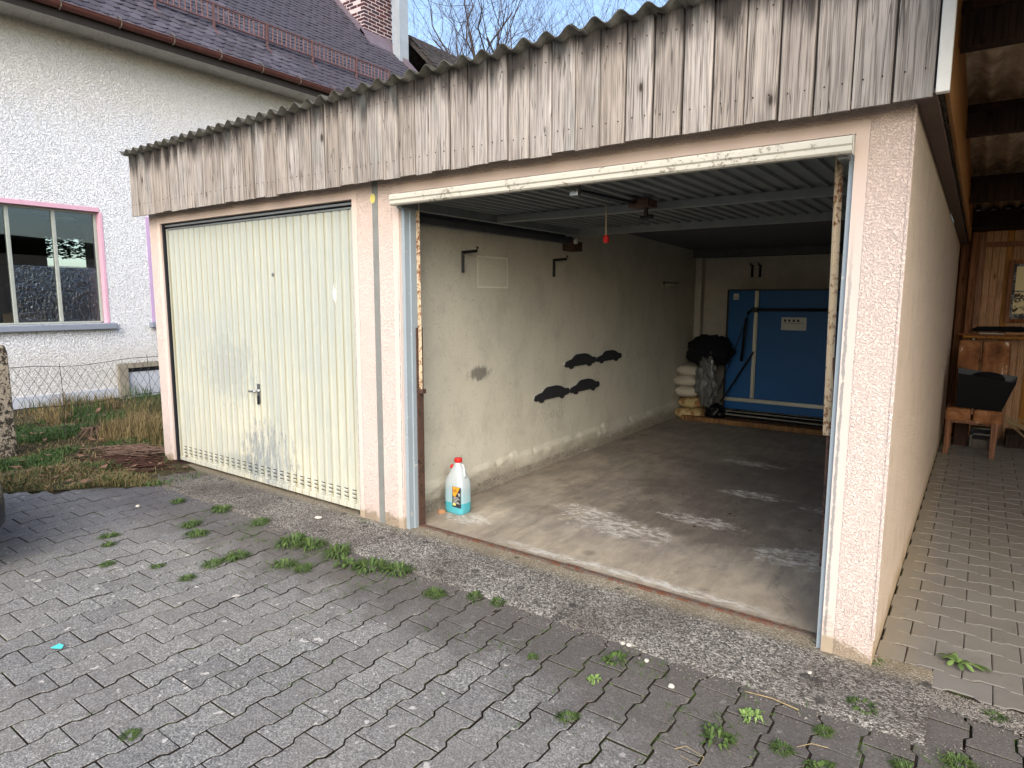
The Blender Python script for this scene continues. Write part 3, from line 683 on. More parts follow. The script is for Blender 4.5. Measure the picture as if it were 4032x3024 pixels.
# corrugated roof sheets (edge towards the yard), sloping back
WP = .1324
def corr(mb, x0, x1, y0, y1, zf, amp, pitch, ph, th=.006, seg=12):
    n = max(2, int((x1 - x0) / pitch * seg)); vs = []; fs = []
    for a, y in enumerate((y0, y1)):
        for k in range(n + 1):
            x = x0 + (x1 - x0) * k / n; z = zf(y) + amp * cos(2 * pi * (x - ph) / pitch)
            vs += [(x, y, z), (x, y, z + th)]
    N = 2 * (n + 1)
    for k in range(n):
        a = 2 * k
        fs += [(a, a + 2, N + a + 2, N + a), (a + 1, N + a + 1, N + a + 3, a + 3), (a, a + 1, a + 3, a + 2), (N + a, N + a + 2, N + a + 3, N + a + 1)]
    fs += [(0, N, N + 1, 1), (2 * n, 2 * n + 1, N + 2 * n + 1, N + 2 * n)]
    mb.add(vs, fs)
zr = lambda y: 2.812 - .045 * (y + .17)
x = -.075; i = 0
while x < 6.06:
    x2 = min(x + 7 * WP + .07, 6.075); mb = MB()
    dy = random.uniform(-.008, .008); dz = .007 * (i % 2)
    corr(mb, x, x2, -.172 + dy, 6.25, lambda y: zr(y) + dz, .0205, WP, 2.96)
    build("roof_sheet", mb, M_FIBRE, gar, smooth=True); x += 7 * WP; i += 1
# side soffit, crumbling felt edge and pine side board
build("side_soffit", MB().prism([(-.11, 2.288), (6.05, 2.168), (6.05, 2.183), (-.11, 2.303)], 0, 5.984, 6.046), M_SOFFIT, gar)
build("soffit_edge", MB().prism([(-.11, 2.284), (6.05, 2.164), (6.05, 2.20), (-.11, 2.32)], 0, 6.046, 6.05), M_SOFFIT, gar)
mb = MB()
for k in range(230):
    y = -.06 + k * .0265; z = 2.298 - .0195 * y + random.uniform(-.004, .004)
    mb.box(6.051, 6.051 + random.uniform(.006, .013), y, y + random.uniform(.010, .024), z, z + random.uniform(.012, .03))
tag(build("felt_edge", mb, M_FELT, gar), kind="stuff")
zc = lambda y: 2.795 - .05 * y          # carport roof
build("side_board", MB().prism([(-.10, 2.335), (6.0, 2.19), (6.0, zc(6.0)), (-.10, zc(-.1) + .1)], 0, 6.062, 6.078), M_PINE, gar)

# ---- closed up-and-over door
RP = .0872
def ribbed(x0, x1, z0, z1, flip=1, d=.0075, axis='z'):
    prof = []
    x = x0
    while x < x1 - .02:
        e = min(x + RP, x1)
        prof += [(x + .0, 0), (x + .004, d), (x + .010, d), (x + .014, 0), (x + .030, 0), (x + .034, -.005), (x + .038, 0)]; x = e
    prof.append((x1, 0)); return prof
door = boxo("garage_door", .218, 2.75, .058, .066, .05, 2.163, M_DOOR, gar, 0)
door["label"] = "shut ribbed metal door, cream and scuffed"
pr = ribbed(.225, 2.745, 0, 0)
mb = MB(); n = len(pr)
mb.add([(px, .05 + q, .07) for px, q in pr] + [(px, .05 + q, 2.155) for px, q in pr], [(i, i + 1, n + i + 1, n + i) for i in range(n - 1)])
build("ribbed_sheet", mb, M_DOOR, door)
boxo("bottom_rail", .218, 2.75, .034, .066, .035, .075, M_DOOR, door, .004)
boxo("side_rail", .218, .236, .036, .066, .076, 2.16, M_DOOR, door, .003)
boxo("side_rail", 2.718, 2.75, .036, .066, .076, 2.16, M_DOOR, door, .003)
boxo("top_rail", .236, 2.718, .04, .066, 2.150, 2.164, M_UNDER, door, .002)
vent = MB()
for k in range(29):
    xx = .25 + RP * k + .030
    if xx > 2.68: break
    for r in range(3):
        zz = .090 + .030 * r
        vent.add([(xx - .002, .050, zz), (xx + .044, .050, zz), (xx + .038, .034, zz + .008), (xx + .004, .034, zz + .008), (xx + .002, .046, zz + .016), (xx + .040, .046, zz + .016)], [(0, 1, 2, 3), (3, 2, 5, 4), (0, 3, 4), (1, 5, 2)])
tag(build("louvre_slots", vent, M_DOOR, door), kind="stuff")
dk = MB()
for k in range(29):
    xx = .25 + RP * k + .030
    if xx > 2.68: break
    for r in range(3): dk.box(xx + .001, xx + .041, .0478, .0498, .106 + .030 * r, .112 + .030 * r)
tag(build("louvre_gap", dk, M_BLACK, door), kind="stuff")
hd = MB().lathe([(.019, 0), (.022, .004), (.016, .012), (.008, .016), (.008, .03), (.012, .036), (.001, .04)], 14)
build("handle_rose", hd, M_CHROME, door, loc=(1.53, .047, .80), rot=(pi / 2, 0, 0), smooth=True)
hm = MB().tube([(0, 0, 0), (-.03, -.004, -.001), (-.075, -.003, -.006), (-.095, 0, -.004)], .009, 8, rs=[.011, .009, .010, .006])
build("handle", hm, M_CHROME, door, loc=(1.53, .012, .80), smooth=True)
boxo("lock_plate", 1.51, 1.545, .040, .047, .70, .86, M_CHROME, door, .004)
build("key_cover", MB().tube([(1.527, .036, .76), (1.53, .034, .72), (1.528, .036, .69)], .009, 6), M_DKMETAL, door)
build("keyhole_plate", MB().lathe([(.001, 0), (.014, 0), (.014, .004), (.001, .005)], 12), M_CHROME, door, loc=(1.79, .046, 1.727), rot=(pi / 2, 0, 0))
build("peeled_patch", MB().add([(2.508, .041, 1.63), (2.518, .040, 1.665), (2.522, .036, 1.615), (2.533, .040, 1.58), (2.530, .038, 1.535), (2.52, .041, 1.51), (2.512, .034, 1.55), (2.500, .038, 1.59)], [(0, 1, 2), (0, 2, 6, 7), (2, 3, 4, 6), (4, 5, 6)]), M_WSTRIP, door)

# ---- open door, swung up under the ceiling
od = boxo("garage_door", 3.235, 5.77, -.06, 2.17, 2.172, 2.178, M_UNDER, gar, 0); od["label"] = "open door lying flat under the ceiling with flaking white lip"
prof = []
x = 3.24
while x < 5.76:
    prof += [(x, 0), (x + .006, -.016), (x + .02, -.016), (x + .026, 0)]; x += RP
n = len(prof)
build("ribbed_sheet", MB().add([(a, -.05, 2.168 + b) for a, b in prof] + [(a, 2.15, 2.168 + b) for a, b in prof], [(i, n + i, n + i + 1, i + 1) for i in range(n - 1)]), M_UNDER, od)
lip = MB().prism([(-.085, 2.118), (-.092, 2.126), (-.090, 2.145), (-.096, 2.152), (-.094, 2.172), (-.088, 2.183), (-.05, 2.186), (-.05, 2.118)], 0, 3.225, 5.785)
build("door_lip", lip, M_LIP, od)
boxo("lip_end", 5.786, 5.79, -.09, -.05, 2.112, 2.186, M_LIP, od, .001)
boxo("cross_rail", 3.30, 5.72, .905, .945, 2.100, 2.150, M_UNDER, od, .003)
boxo("cross_rail", 3.15, 5.76, 2.13, 2.17, 2.105, 2.168, M_UNDER, od, .003)
boxo("side_rail", 3.235, 3.275, -.04, 2.12, 2.105, 2.165, M_UNDER, od, .003)
boxo("side_rail", 5.725, 5.765, -.04, 2.12, 2.105, 2.165, M_UNDER, od, .003)
boxo("lock_bracket", 4.435, 4.485, .04, .075, 2.085, 2.15, M_CHROME, od, .003)
build("lock_rod", MB().tube([(4.46, .06, 2.12), (4.52, .62, 2.115), (4.52, .98, 2.12)], .008, 6), M_DKMETAL, od)
boxo("lock_case", 4.47, 4.60, .66, .80, 2.095, 2.14, M_RUST, od, .004)
build("lock_handle", MB().tube([(4.555, .74, 2.10), (4.555, .74, 2.03)], .013, 8).tube([(4.52, .74, 2.035), (4.60, .74, 2.04)], .013, 8), M_BLACK, od, bevel=0)
build("pull_cord", MB().tube([(4.20, .9, 2.15), (4.203, .9, 2.05), (4.204, .9, 1.955)], .0048, 6), M_ROPE, od)
build("cord_grip", MB().lathe([(.012, 0), (.019, .004), (.020, .035), (.017, .046), (.008, .05)], 10, (4.205, .9, 1.915)), M_RED, od, smooth=True)
# lever arms and tracks
def arm(xa, xb, mat, z0=2.15, z1=.94, y=.115):
    m = MB(); w = .019
    for (dx, ww) in ((0, .0085), (.015, .0085)):
        m.tube([(xa + dx, y, z0), (xb + dx, y, z1)], ww, 4)
    return build("lever_arm", m, mat, od)
arm(3.256, 3.262, M_ARM); arm(5.70, 5.722, M_ARM, z1=.955)
boxo("arm_pivot", 3.228, 3.30, .10, .135, .925, .955, M_RUST, od, .003); boxo("arm_pivot", 3.228, 3.262, .10, .125, 1.13, 1.15, M_RUST, od, .002)
build("spring_rod", MB().tube([(3.246, .12, .93), (3.25, .13, .86), (3.240, .13, .35), (3.236, .12, .03)], .009, 6), M_RUST, od)
build("spring_rod", MB().tube([(5.735, .12, 1.30), (5.737, .13, .95), (5.745, .12, .35)], .011, 6), M_RUST, od)
boxo("arm_plate", 5.745, 5.768, .13, .15, 1.22, 1.72, M_UNDER, od, .002)
for xa, nm in ((3.08, 0), (5.78, 1)):
    m = MB().box(xa, xa + .05, .14, 2.32, 2.05, 2.10).box(xa + .01, xa + .04, .14, 2.30, 2.10, 2.14)
    build("side_track", m, M_TRACK, gar, bevel=.003)
tb = build("track_bracket", MB().box(3.045, 3.16, 2.25, 2.42, 1.99, 2.075), M_RUST, gar, bevel=.003)
build("roller", MB().lathe([(.022, -.012), (.028, -.008), (.028, .008), (.022, .012)], 14), M_WHITE, tb, loc=(3.17, 2.28, 2.075), rot=(0, pi / 2, 0), smooth=True)
boxo("wall_angle", 3.045, 3.09, .165, 2.25, 2.06, 2.20, M_CEIL, gar, .004)

# ---- things in the open bay
def bracket(x, y, z, lab, dirx=1, diry=0, L=.15, grp="black wall hooks in the garage"):
    t = thing("wall_hook", lab, "wall hook", (x, y, z), group=grp); d = Vector((dirx, diry, 0))
    side = Vector((-diry, dirx, 0))
    def bar(a, b, w=.012): return MB().tube([a, b], w, 4)
    build("back_plate", MB().tube([d * .008 + Vector((0, 0, -.15)), d * .008 + Vector((0, 0, .01))], .016, 4), M_BLACK, t)
    build("hook_arm", MB().tube([d * .01, d * (L * .95) + Vector((0, 0, .004)), d * L + Vector((0, 0, .035))], .012, 5), M_BLACK, t)
    return t
bracket(3.04, .818, 1.893, "nearer black wall hook, left of the faint pale rectangle on the open bay wall")
bracket(3.04, 2.101, 1.898, "second black hook on the left inner wall, below the door track bracket")
bracket(3.765, 5.828, 1.985, "left one of the two black hooks high on the back wall", 0, -1, .10)
bracket(3.865, 5.828, 1.985, "right one of the two black hooks high on the back wall", 0, -1, .10)
hr = thing("hook_strip", "faint dark strip of small hooks near the back of the inner wall", "hook strip")
boxo("strip", 3.045, 3.052, 4.62, 5.12, 1.735, 1.76, M_DKMETAL, hr, 0)
for k in range(7):
    boxo("hook", 3.052, 3.066, 4.66 + k * .068, 4.672 + k * .068, 1.70, 1.75, M_ALU, hr, .002)

# car-shaped foam pads glued to the wall
def carpad(y0, z0, y1, z1, lab):
    L = sqrt((y1 - y0) ** 2 + (z1 - z0) ** 2); sl = math.atan2(z1 - z0, y1 - y0)
    out = [(0, .02), (.03, .075), (.14, .098), (.22, .105), (.30, .150), (.36, .168), (.62, .170), (.74, .150), (.86, .105), (.97, .095), (1.0, .06), (.99, .02), (.92, .005)]
    def arch(c): return [(c + .07, .0), (c + .05, -.022), (c, -.034), (c - .05, -.022), (c - .07, .0)]
    out = out + arch(.78) + [(.5, .0)] + arch(.2) + [(.05, .0)]
    pts = [(y0 + u * L * cos(sl) - w * sin(sl) * 0, z0 + w * L / .62 * .68 + u * L * sin(sl)) for u, w in out]
    t = build("car_shaped_pad", MB().prism(pts, 0, 3.046, 3.06), M_FOAM, bevel=.002)
    tag(t, lab, "wall pad", "black car-shaped foam pads on the inner wall")
    rim = bpy.data.objects.new("pad_rim", MB().prism([(a - .009, b + .006) for a, b in pts], 0, 3.0405, 3.0455).mesh("pad_rim", M_PAPER)); COL.objects.link(rim); rim.parent = t
carpad(2.31, .895, 2.93, .895, "car-shaped black foam pad of the upper row, nearer to the yard")
carpad(2.94, .900, 3.51, .900, "car-shaped black foam pad of the upper row, farther into the garage")
carpad(1.79, .63, 2.40, .63, "car-shaped black foam pad of the lower row, nearer to the yard")
carpad(2.41, .635, 3.01, .635, "car-shaped black foam pad of the lower row, farther into the garage")
mb = MB()
for k in range(5):
    y = 3.60 + k * .14 + random.uniform(-.03, .03); z = .93 + random.uniform(-.03, .03)
    mb.box(3.041, 3.044, y, y + random.uniform(.02, .09), z, z + random.uniform(.02, .05))
tag(build("tape_residue", mb, M_PAPER), "row of torn pale tape scraps on the inner wall right of the upper pads", "tape residue")

# canister with blue washer fluid
can = thing("fluid_canister", "cloudy plastic canister of turquoise screen wash with red caps standing inside the left jamb", "canister", (3.262, .49, .012), radians(-2))
def can_sec(z):
    if z < .02: s = .92 + z * 4
    else: s = 1
    if z <= .225: a, b = .088 * s, .062 * s; ox = 0
    else:
        t = min(1, (z - .225) / .135); a = .088 + (.026 - .088) * t ** 1.05; b = .062 + (.026 - .062) * t ** 1.1; ox = .006 * t
    return a, b, ox
zs = [0, .006, .02, .06, .075, .12, .18, .225, .25, .28, .31, .34, .36, .372]; vs = []; fs = []; N = 28
for z in zs:
    a, b, ox = can_sec(z); p = 4.5 if z < .24 else 4.5 - 2.5 * min(1, (z - .24) / .12)
    for k in range(N):
        t = 2 * pi * k / N; c, s_ = cos(t), sin(t)
        vs.append((ox + a * math.copysign(abs(c) ** (2 / p), c), b * math.copysign(abs(s_) ** (2 / p), s_), z))
for i in range(len(zs) - 1):
    for k in range(N): fs.append((i * N + k, i * N + (k + 1) % N, (i + 1) * N + (k + 1) % N, (i + 1) * N + k))
fs += [tuple(range(N))[::-1], tuple(range(len(vs) - N, len(vs)))]
build("canister_body", MB().add(vs, fs), M_CANISTER, can, smooth=True)
build("spout", MB().tube([(-.045, 0, .27), (-.052, 0, .315)], .013, 10), M_CANISTER, can, smooth=True)
build("spout_cap", MB().lathe([(.013, 0), (.016, .004), (.015, .022), (.006, .028)], 12, (-.053, 0, .315)), M_RED, can, smooth=True)
build("carry_handle", MB().tube([(.030, 0, .355), (.052, 0, .352), (.062, 0, .325), (.066, 0, .285), (.068, 0, .262)], .011, 8), M_CANISTER, can, smooth=True)
build("screw_cap", MB().lathe([(.025, 0), (.0285, .003), (.0285, .026), (.026, .031), (.004, .032)], 24, (.006, 0, .368)), M_RED, can, smooth=True)
lbl = MB(); lbl.box(.006, .086, -.0655, -.0635, .055, .205)
lb = build("label", lbl, M_LABELDK, can)
build("label_field", MB().add([(.011, -.0662, .204), (.011, -.0662, .140), (.034, -.0662, .130), (.080, -.0662, .204)], [(0, 1, 2, 3)]), M_ORANGE, lb, fixn=False)
text("label_text", "AS", .030, (.034, -.0672, .176), (pi / 2, -.25, 0), M_LABELDK, lb)
for k, (zz, a, b) in enumerate(((.155, .060, .081), (.143, .064, .081))): boxo("label_line", a, b, -.0667, -.0660, zz, zz + .007, M_PAPER, lb, 0)
for k in range(5): boxo("label_line", .014 + .004 * (k % 2), .078 - .012 * (k % 3), -.0667, -.0660, .085 + .010 * k, .089 + .010 * k, M_PAPER, lb, 0)
build("label_badge", MB().lathe([(.001, 0), (.012, 0), (.012, .001), (.001, .001)], 16), M_YEL, lb, loc=(.026, -.0664, .075), rot=(pi / 2, 0, 0)).scale = (1.3, .8, 1)

# folded table tennis table
tt = thing("table_tennis_table", "folded blue table tennis table with black rim standing against the back wall", "table tennis table")
TY = 5.37
tp = boxo("table_top", 3.615, 4.985, TY, TY + .022, .15, 1.662, M_BLUE, tt, .006)
boxo("table_top", 3.615, 4.985, TY + .16, TY + .182, .15, 1.64, M_BLUE, tt, .006)
boxo("edge_frame", 3.600, 3.626, TY - .004, TY + .05, .148, 1.672, M_BLACK, tt, .003)
boxo("edge_frame", 3.626, 4.985, TY - .002, TY + .05, 1.656, 1.674, M_BLACK, tt, .003)
for a in (3.945, 4.80):
    boxo("aluminium_rail", a, a + .05, TY - .026, TY - .001, .31, 1.655, M_ALU, tt, .004); boxo("rail_groove", a + .036, a + .040, TY - .028, TY - .0265, .31, 1.65, M_BLACK, tt, 0)
boxo("aluminium_rail", 3.60, 4.985, TY - .03, TY - .002, .255, .305, M_ALU, tt, .004)
build("undercarriage", MB().tube([(3.56, TY - .25, .12), (4.98, TY - .25, .105)], .010, 6).tube([(3.60, TY - .22, .155), (4.98, TY - .22, .15)], .008, 6), M_ALU, tt)
build("support_tube", MB().tube([(3.835, TY - .09, .78), (3.87, TY - .08, 1.30), (3.885, TY - .07, 1.385), (3.93, TY - .06, 1.42), (4.94, TY - .06, 1.43)], .017, 8), M_BLACK, tt, smooth=True)
boxo("clamp", 3.94, 4.0, TY - .09, TY - .027, 1.39, 1.45, M_BLACK, tt, .006)
boxo("clamp", 4.79, 4.85, TY - .09, TY - .027, 1.40, 1.46, M_BLACK, tt, .006)
build("brace", MB().tube([(3.62, TY - .15, .25), (3.97, TY - .04, .90)], .012, 6), M_BLACK, tt)
build("brace", MB().tube([(3.60, TY - .15, .40), (3.845, TY - .09, 1.22)], .006, 6), M_BLACK, tt)
boxo("paper_sheet", 4.27, 4.555, TY - .006, TY - .003, 1.18, 1.335, M_PAPER, tt, 0)
for k in range(4): boxo("printed_figure", 4.30 + k * .05, 4.325 + k * .05, TY - .0075, TY - .0065, 1.28, 1.31, M_INK, tt, 0)
boxo("printed_line", 4.30, 4.52, TY - .0075, TY - .0065, 1.262, 1.266, M_INK, tt, 0)
boxo("sticker", 3.68, 3.745, TY - .006, TY - .003, 1.545, 1.62, M_PAPER, tt, 0); boxo("printed_line", 3.69, 3.735, TY - .0075, TY - .0065, 1.57, 1.576, M_INK, tt, 0)

# sacks, clothes and crinkled plastic in the corner
def sack(x, y, z, lx, ly, lz, mat, label, rz=0, seed=0, group="plump sacks stacked in the back corner of the garage"):
    nu, nv = 28, 16; vs = []; fs = []
    for j in range(nv + 1):
        ph = -pi / 2 + pi * j / nv
        for i in range(nu):
            t = 2 * pi * i / nu; c, s = cos(t), sin(t); e = .55
            X = lx / 2 * math.copysign(abs(c) ** e, c) * max(1e-3, cos(ph)) ** .45; Y = ly / 2 * math.copysign(abs(s) ** e, s) * max(1e-3, cos(ph)) ** .45
            Z = lz / 2 * sin(ph) * (1 - .35 * (abs(X) / (lx / 2)) ** 3); k = 1 + .06 * nz(X * 9 + seed, Y * 9, Z * 9)
            vs.append((X * k, Y * k, max(Z * k, -lz * .46) + .012 * nz(X * 14 + seed, Y * 14, 5)))
    for j in range(nv):
        for i in range(nu): fs.append((j * nu + i, j * nu + (i + 1) % nu, (j + 1) * nu + (i + 1) % nu, (j + 1) * nu + i))
    o = build("sack", MB().add(vs, fs), mat, loc=(x, y, z + lz * .46), rot=(0, 0, rz), smooth=True)
    return tag(o, label, "sack", group)
sack(3.235, 5.27, .005, .40, .46, .15, M_BAGY, "yellow printed sack lying on the floor at the bottom of the pile", .05, 1)
sack(3.27, 5.27, .15, .38, .46, .145, M_BAGY, "yellow printed sack, second from the bottom of the pile", -.03, 2)
sack(3.20, 5.26, .29, .36, .44, .15, M_BAG, "plain white sack resting on the upper yellow one", .06, 3)
sack(3.205, 5.26, .43, .37, .44, .15, M_BAG, "plain white sack in the middle of the three white ones", -.05, 4)
sack(3.22, 5.26, .565, .36, .44, .15, M_BAG, "topmost plain white sack, under the dark clothes", .03, 5)
def blob(name, c, r, mat, seed, amp=.16, fr=3.2, nu=34, nv=22):
    vs = []; fs = []
    for j in range(nv + 1):
        ph = -pi / 2 + pi * j / nv
        for i in range(nu):
            t = 2 * pi * i / nu; d = Vector((cos(ph) * cos(t), cos(ph) * sin(t), sin(ph)))
            k = 1 + amp * nz(d.x * fr + seed, d.y * fr, d.z * fr) + amp * .5 * nz(d.x * fr * 3 + seed, d.y * fr * 3, d.z * fr * 3)
            vs.append((c[0] + d.x * r[0] * k, c[1] + d.y * r[1] * k, c[2] + d.z * r[2] * k))
    for j in range(nv):
        for i in range(nu): fs.append((j * nu + i, j * nu + (i + 1) % nu, (j + 1) * nu + (i + 1) % nu, (j + 1) * nu + i))
    return build(name, MB().add(vs, fs), mat, smooth=True)
tag(blob("dark_bundle", (3.44, 5.25, .89), (.29, .20, .21), M_CLOTH, 3, .22), "black cloth bundle heaped on top of the white sacks", "bundle")
tag(blob("plastic_sheet", (3.485, 5.06, .50), (.125, .09, .31), M_PLASTIC, 8, .45, 2.6, 60, 44), "crinkled shiny clear plastic wrap hanging beside the sacks", "plastic wrap")
tag(blob("rubbish_bag", (3.60, 5.10, .13), (.12, .10, .11), M_TUB, 5, .35, 3), "small black rubbish bag at the foot of the blue table", "bag")
tim = boxo("floor_timber", 3.19, 5.05, 4.99, 5.12, .005, .065, M_TIMBER, None, .006); tag(tim, "long squared timber lying across the garage floor before the blue table", "timber")
plt = thing("low_pallet", "low dark wooden pallet under the folded table", "pallet")
for k in range(4): boxo("pallet_board", 3.62, 5.1, 5.16 + k * .15, 5.28 + k * .15, .055, .075, M_BEAM, plt, .003)
for xx in (3.7, 4.3, 5.0): boxo("pallet_block", xx, xx + .1, 5.16, 5.72, .003, .054, M_JUNK, plt, .003)

# ================================================================== HOUSE
hs = thing("house", "white rough-rendered house with dark tiled roof behind the left end of the garage", "house")
HX, HY0, HY1, EZ = -4.5, -9.0, 9.3, 5.30
W1Y0, W1Y1, WZ0, WZ1 = -1.35, 1.44, 1.165, 2.83
W2Y0, W2Y1 = 2.14, 4.4
m = MB()
m.box(-4.8, HX, HY0, W1Y0, -.1, EZ); m.box(-4.8, HX, W1Y1, W2Y0, -.1, EZ); m.box(-4.8, HX, W2Y1, HY1, -.1, EZ)
for a, b in ((W1Y0, W1Y1), (W2Y0, W2Y1)): m.box(-4.8, HX, a, b, -.1, WZ0); m.box(-4.8, HX, a, b, WZ1, EZ)
build("wall", m, M_HOUSE, hs)
m = MB().prism([(-4.8, -.1), (-12.4, -.1), (-12.4, 5.3), (-8.45, 9.55), (-4.8, 6.0)], 1, HY1 - .3, HY1)
m.prism([(-4.8, -.1), (-12.4, -.1), (-12.4, 5.3), (-8.45, 9.55), (-4.8, 6.0)], 1, HY0, HY0 + .3)
build("gable_wall", m, M_HOUSE, hs)
boxo("plinth", -4.5, -4.462, HY0, HY1, -.1, .17, M_PLINTH, hs, .006)
# back wall of the room, with the far window opening
m = MB()
for (a, b, c, d) in ((HY0 + .31, 2.25, -.1, 5.2), (3.02, HY1 - .31, -.1, 5.2), (2.25, 3.02, -.1, 2.15), (2.25, 3.02, 2.75, 5.2)): m.box(-9.1, -8.95, a, b, c, d)
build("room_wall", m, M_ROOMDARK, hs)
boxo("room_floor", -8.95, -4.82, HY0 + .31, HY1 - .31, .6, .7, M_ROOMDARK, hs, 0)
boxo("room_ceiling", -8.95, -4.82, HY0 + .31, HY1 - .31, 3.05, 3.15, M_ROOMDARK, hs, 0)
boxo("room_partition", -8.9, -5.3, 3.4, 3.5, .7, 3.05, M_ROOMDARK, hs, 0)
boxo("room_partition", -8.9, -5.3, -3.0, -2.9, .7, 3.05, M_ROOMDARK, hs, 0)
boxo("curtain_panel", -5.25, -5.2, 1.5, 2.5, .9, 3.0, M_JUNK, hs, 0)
def window(y0, y1, trimmat, ym):
    w = boxo("window", -4.66, -4.60, y0 + .02, y0 + .05, WZ0 + .02, WZ1 - .03, M_FRAME, hs, .003)
    boxo("frame", -4.66, -4.60, y1 - .045, y1 - .01, WZ0 + .02, WZ1 - .03, M_FRAME, w, .003)
    boxo("frame", -4.66, -4.60, y0 + .05, y1 - .045, WZ1 - .06, WZ1 - .03, M_FRAME, w, .003)
    boxo("frame", -4.66, -4.60, y0 + .05, y1 - .045, WZ0 + .005, WZ0 + .03, M_FRAME, w, .003)
    for a in ym:
        boxo("mullion", -4.665, -4.595, a - .021, a + .021, WZ0 + .03, WZ1 - .06, M_FRAME, w, .003)
    yy = [y0 + .05] + [a for a in ym] + [y1 - .045]
    for i in range(len(yy) - 1):
        a, b = yy[i] + (.022 if i else 0), yy[i + 1] - (.022 if i < len(yy) - 2 else 0)
        boxo("pane", -4.634, -4.630, a, b, 1.996, WZ1 - .061, M_GLASS, w, 0); 
        boxo("pane", -4.634, -4.630, a, b, WZ0 + .031, 1.988, M_PGLASS if i >= len(yy) - 3 else M_GLASS, w, 0)
        boxo("glazing_bar", -4.636, -4.627, a, b, 1.989, 1.995, M_DKMETAL, w, 0)
    t = MB().box(-4.62, -4.493, y0 - .0, y1 + .0, WZ1 - .028, WZ1 + .035).box(-4.62, -4.494, y1 - .008, y1 + .035, WZ0, WZ1 - .029).box(-4.62, -4.494, y0 - .05, y0 + .018, WZ0, WZ1 - .029)
    build("window_trim", t, trimmat, w, bevel=.004)
    boxo("window_sill", -4.64, -4.40, y0 - .10, y1 + .10, 1.075, WZ0 - .002, M_SILL, w, .012)
window(W1Y0, W1Y1, M_PINKTRIM, (-.78, -.23, .32, .872)); window(W2Y0, W2Y1, M_LILAC, (2.9, 3.65))
lm = thing("ceiling_light", "white light fitting hanging just inside the big window", "light fitting")
build("light_body", MB().box(-5.65, -5.5, .95, 1.68, 2.81, 2.95), M_WHITE, lm, bevel=.01)
build("light_shade", MB().lathe([(.02, .12), (.12, .08), (.2, .0), (.19, -.01), (.01, .0)], 16, (-5.2, 1.2, 2.72)), M_WHITE, lm, smooth=True)
cb = thing("cardboard_box", "flat open cardboard box on the sill inside the big window", "box")
for a in ((-4.90, -4.73, .316, .322), (-4.90, -4.73, .715, .721), (-4.738, -4.73, .322, .715), (-4.90, -4.892, .322, .715)): boxo("side", *a, 1.18, 1.33, M_CARD, cb, 0)
boxo("base", -4.891, -4.739, .323, .714, 1.18, 1.185, M_CARD, cb, 0)
boxo("flap", -4.73, -4.70, .20, .315, 1.18, 1.32, M_CARD, cb, 0)
boxo("inner_sill", -4.98, -4.67, W1Y0, W1Y1, 1.12, 1.178, M_FRAME, hs, 0)
dbx = boxo("storage_crate", -5.3, -4.95, 1.0, 1.38, .705, 1.65, M_BLACK, None, .01); tag(dbx, "dark stacked crate seen through the patterned lower pane of the right window light", "crate")
dbx = boxo("storage_crate", -5.35, -5.0, .45, .78, .705, 1.75, M_DKMETAL, None, .01); tag(dbx, "dark crate behind the middle light of the big window", "crate")
# cellar window niche
cw = boxo("cellar_surround", -4.462, -4.40, 1.50, 3.2, .46, .54, M_GREYCONC, hs, .005)
boxo("cellar_surround", -4.462, -4.40, 1.50, 1.64, -.1, .458, M_GREYCONC, hs, .005)
boxo("cellar_pane", -4.455, -4.44, 1.641, 3.2, -.05, .459, M_PLINTH, hs, 0)
boxo("cellar_lintel_shadow", -4.439, -4.43, 1.641, 3.2, .40, .458, M_DKMETAL, hs, 0)
# eaves, roof deck
EX, EZ0 = -3.95, 5.40
build("eaves_board", MB().prism([(-4.5, 5.24), (-3.98, 5.30), (-3.98, 5.34), (-4.5, 5.30)], 1, HY0, HY1), M_HOUSE, hs)
roof = build("roof", MB().prism([(EX, EZ0 - .05), (-8.45, EZ0 - .05 + 4.5), (-12.95, EZ0 - .05), (-12.95, EZ0 - .20), (-8.45, EZ0 + 4.28), (EX, EZ0 - .20)], 1, HY0, 9.3), M_BOARDBACK, hs)
g = MB()
N = 10
vs = []; fs = []
for a, y in enumerate((HY0, 9.3)):
    for k in range(N + 1):
        t = pi + pi * k / N
        for r in (.070, .064): vs.append((-3.90 + r * cos(t), y, 5.375 + r * sin(t)))
M2 = 2 * (N + 1)
for k in range(N):
    q = 2 * k; fs += [(q, q + 2, M2 + q + 2, M2 + q), (q + 1, M2 + q + 1, M2 + q + 3, q + 3)]
fs += [(0, M2, M2 + 1, 1), (2 * N, 2 * N + 1, M2 + 2 * N + 1, M2 + 2 * N)]
gut = build("gutter", g.add(vs, fs).tube([(-3.83, HY0, 5.378), (-3.83, 9.3, 5.378)], .009, 6), M_COPPER, hs, smooth=False)
for k in range(12):
    y = .9 + .74 * k
    build("gutter_bracket", MB().tube([(-3.98, y, 5.42), (-3.90, y, 5.455), (-3.815, y, 5.40), (-3.83, y, 5.32), (-3.90, y, 5.293)], .009, 4), M_JUNK, gut)
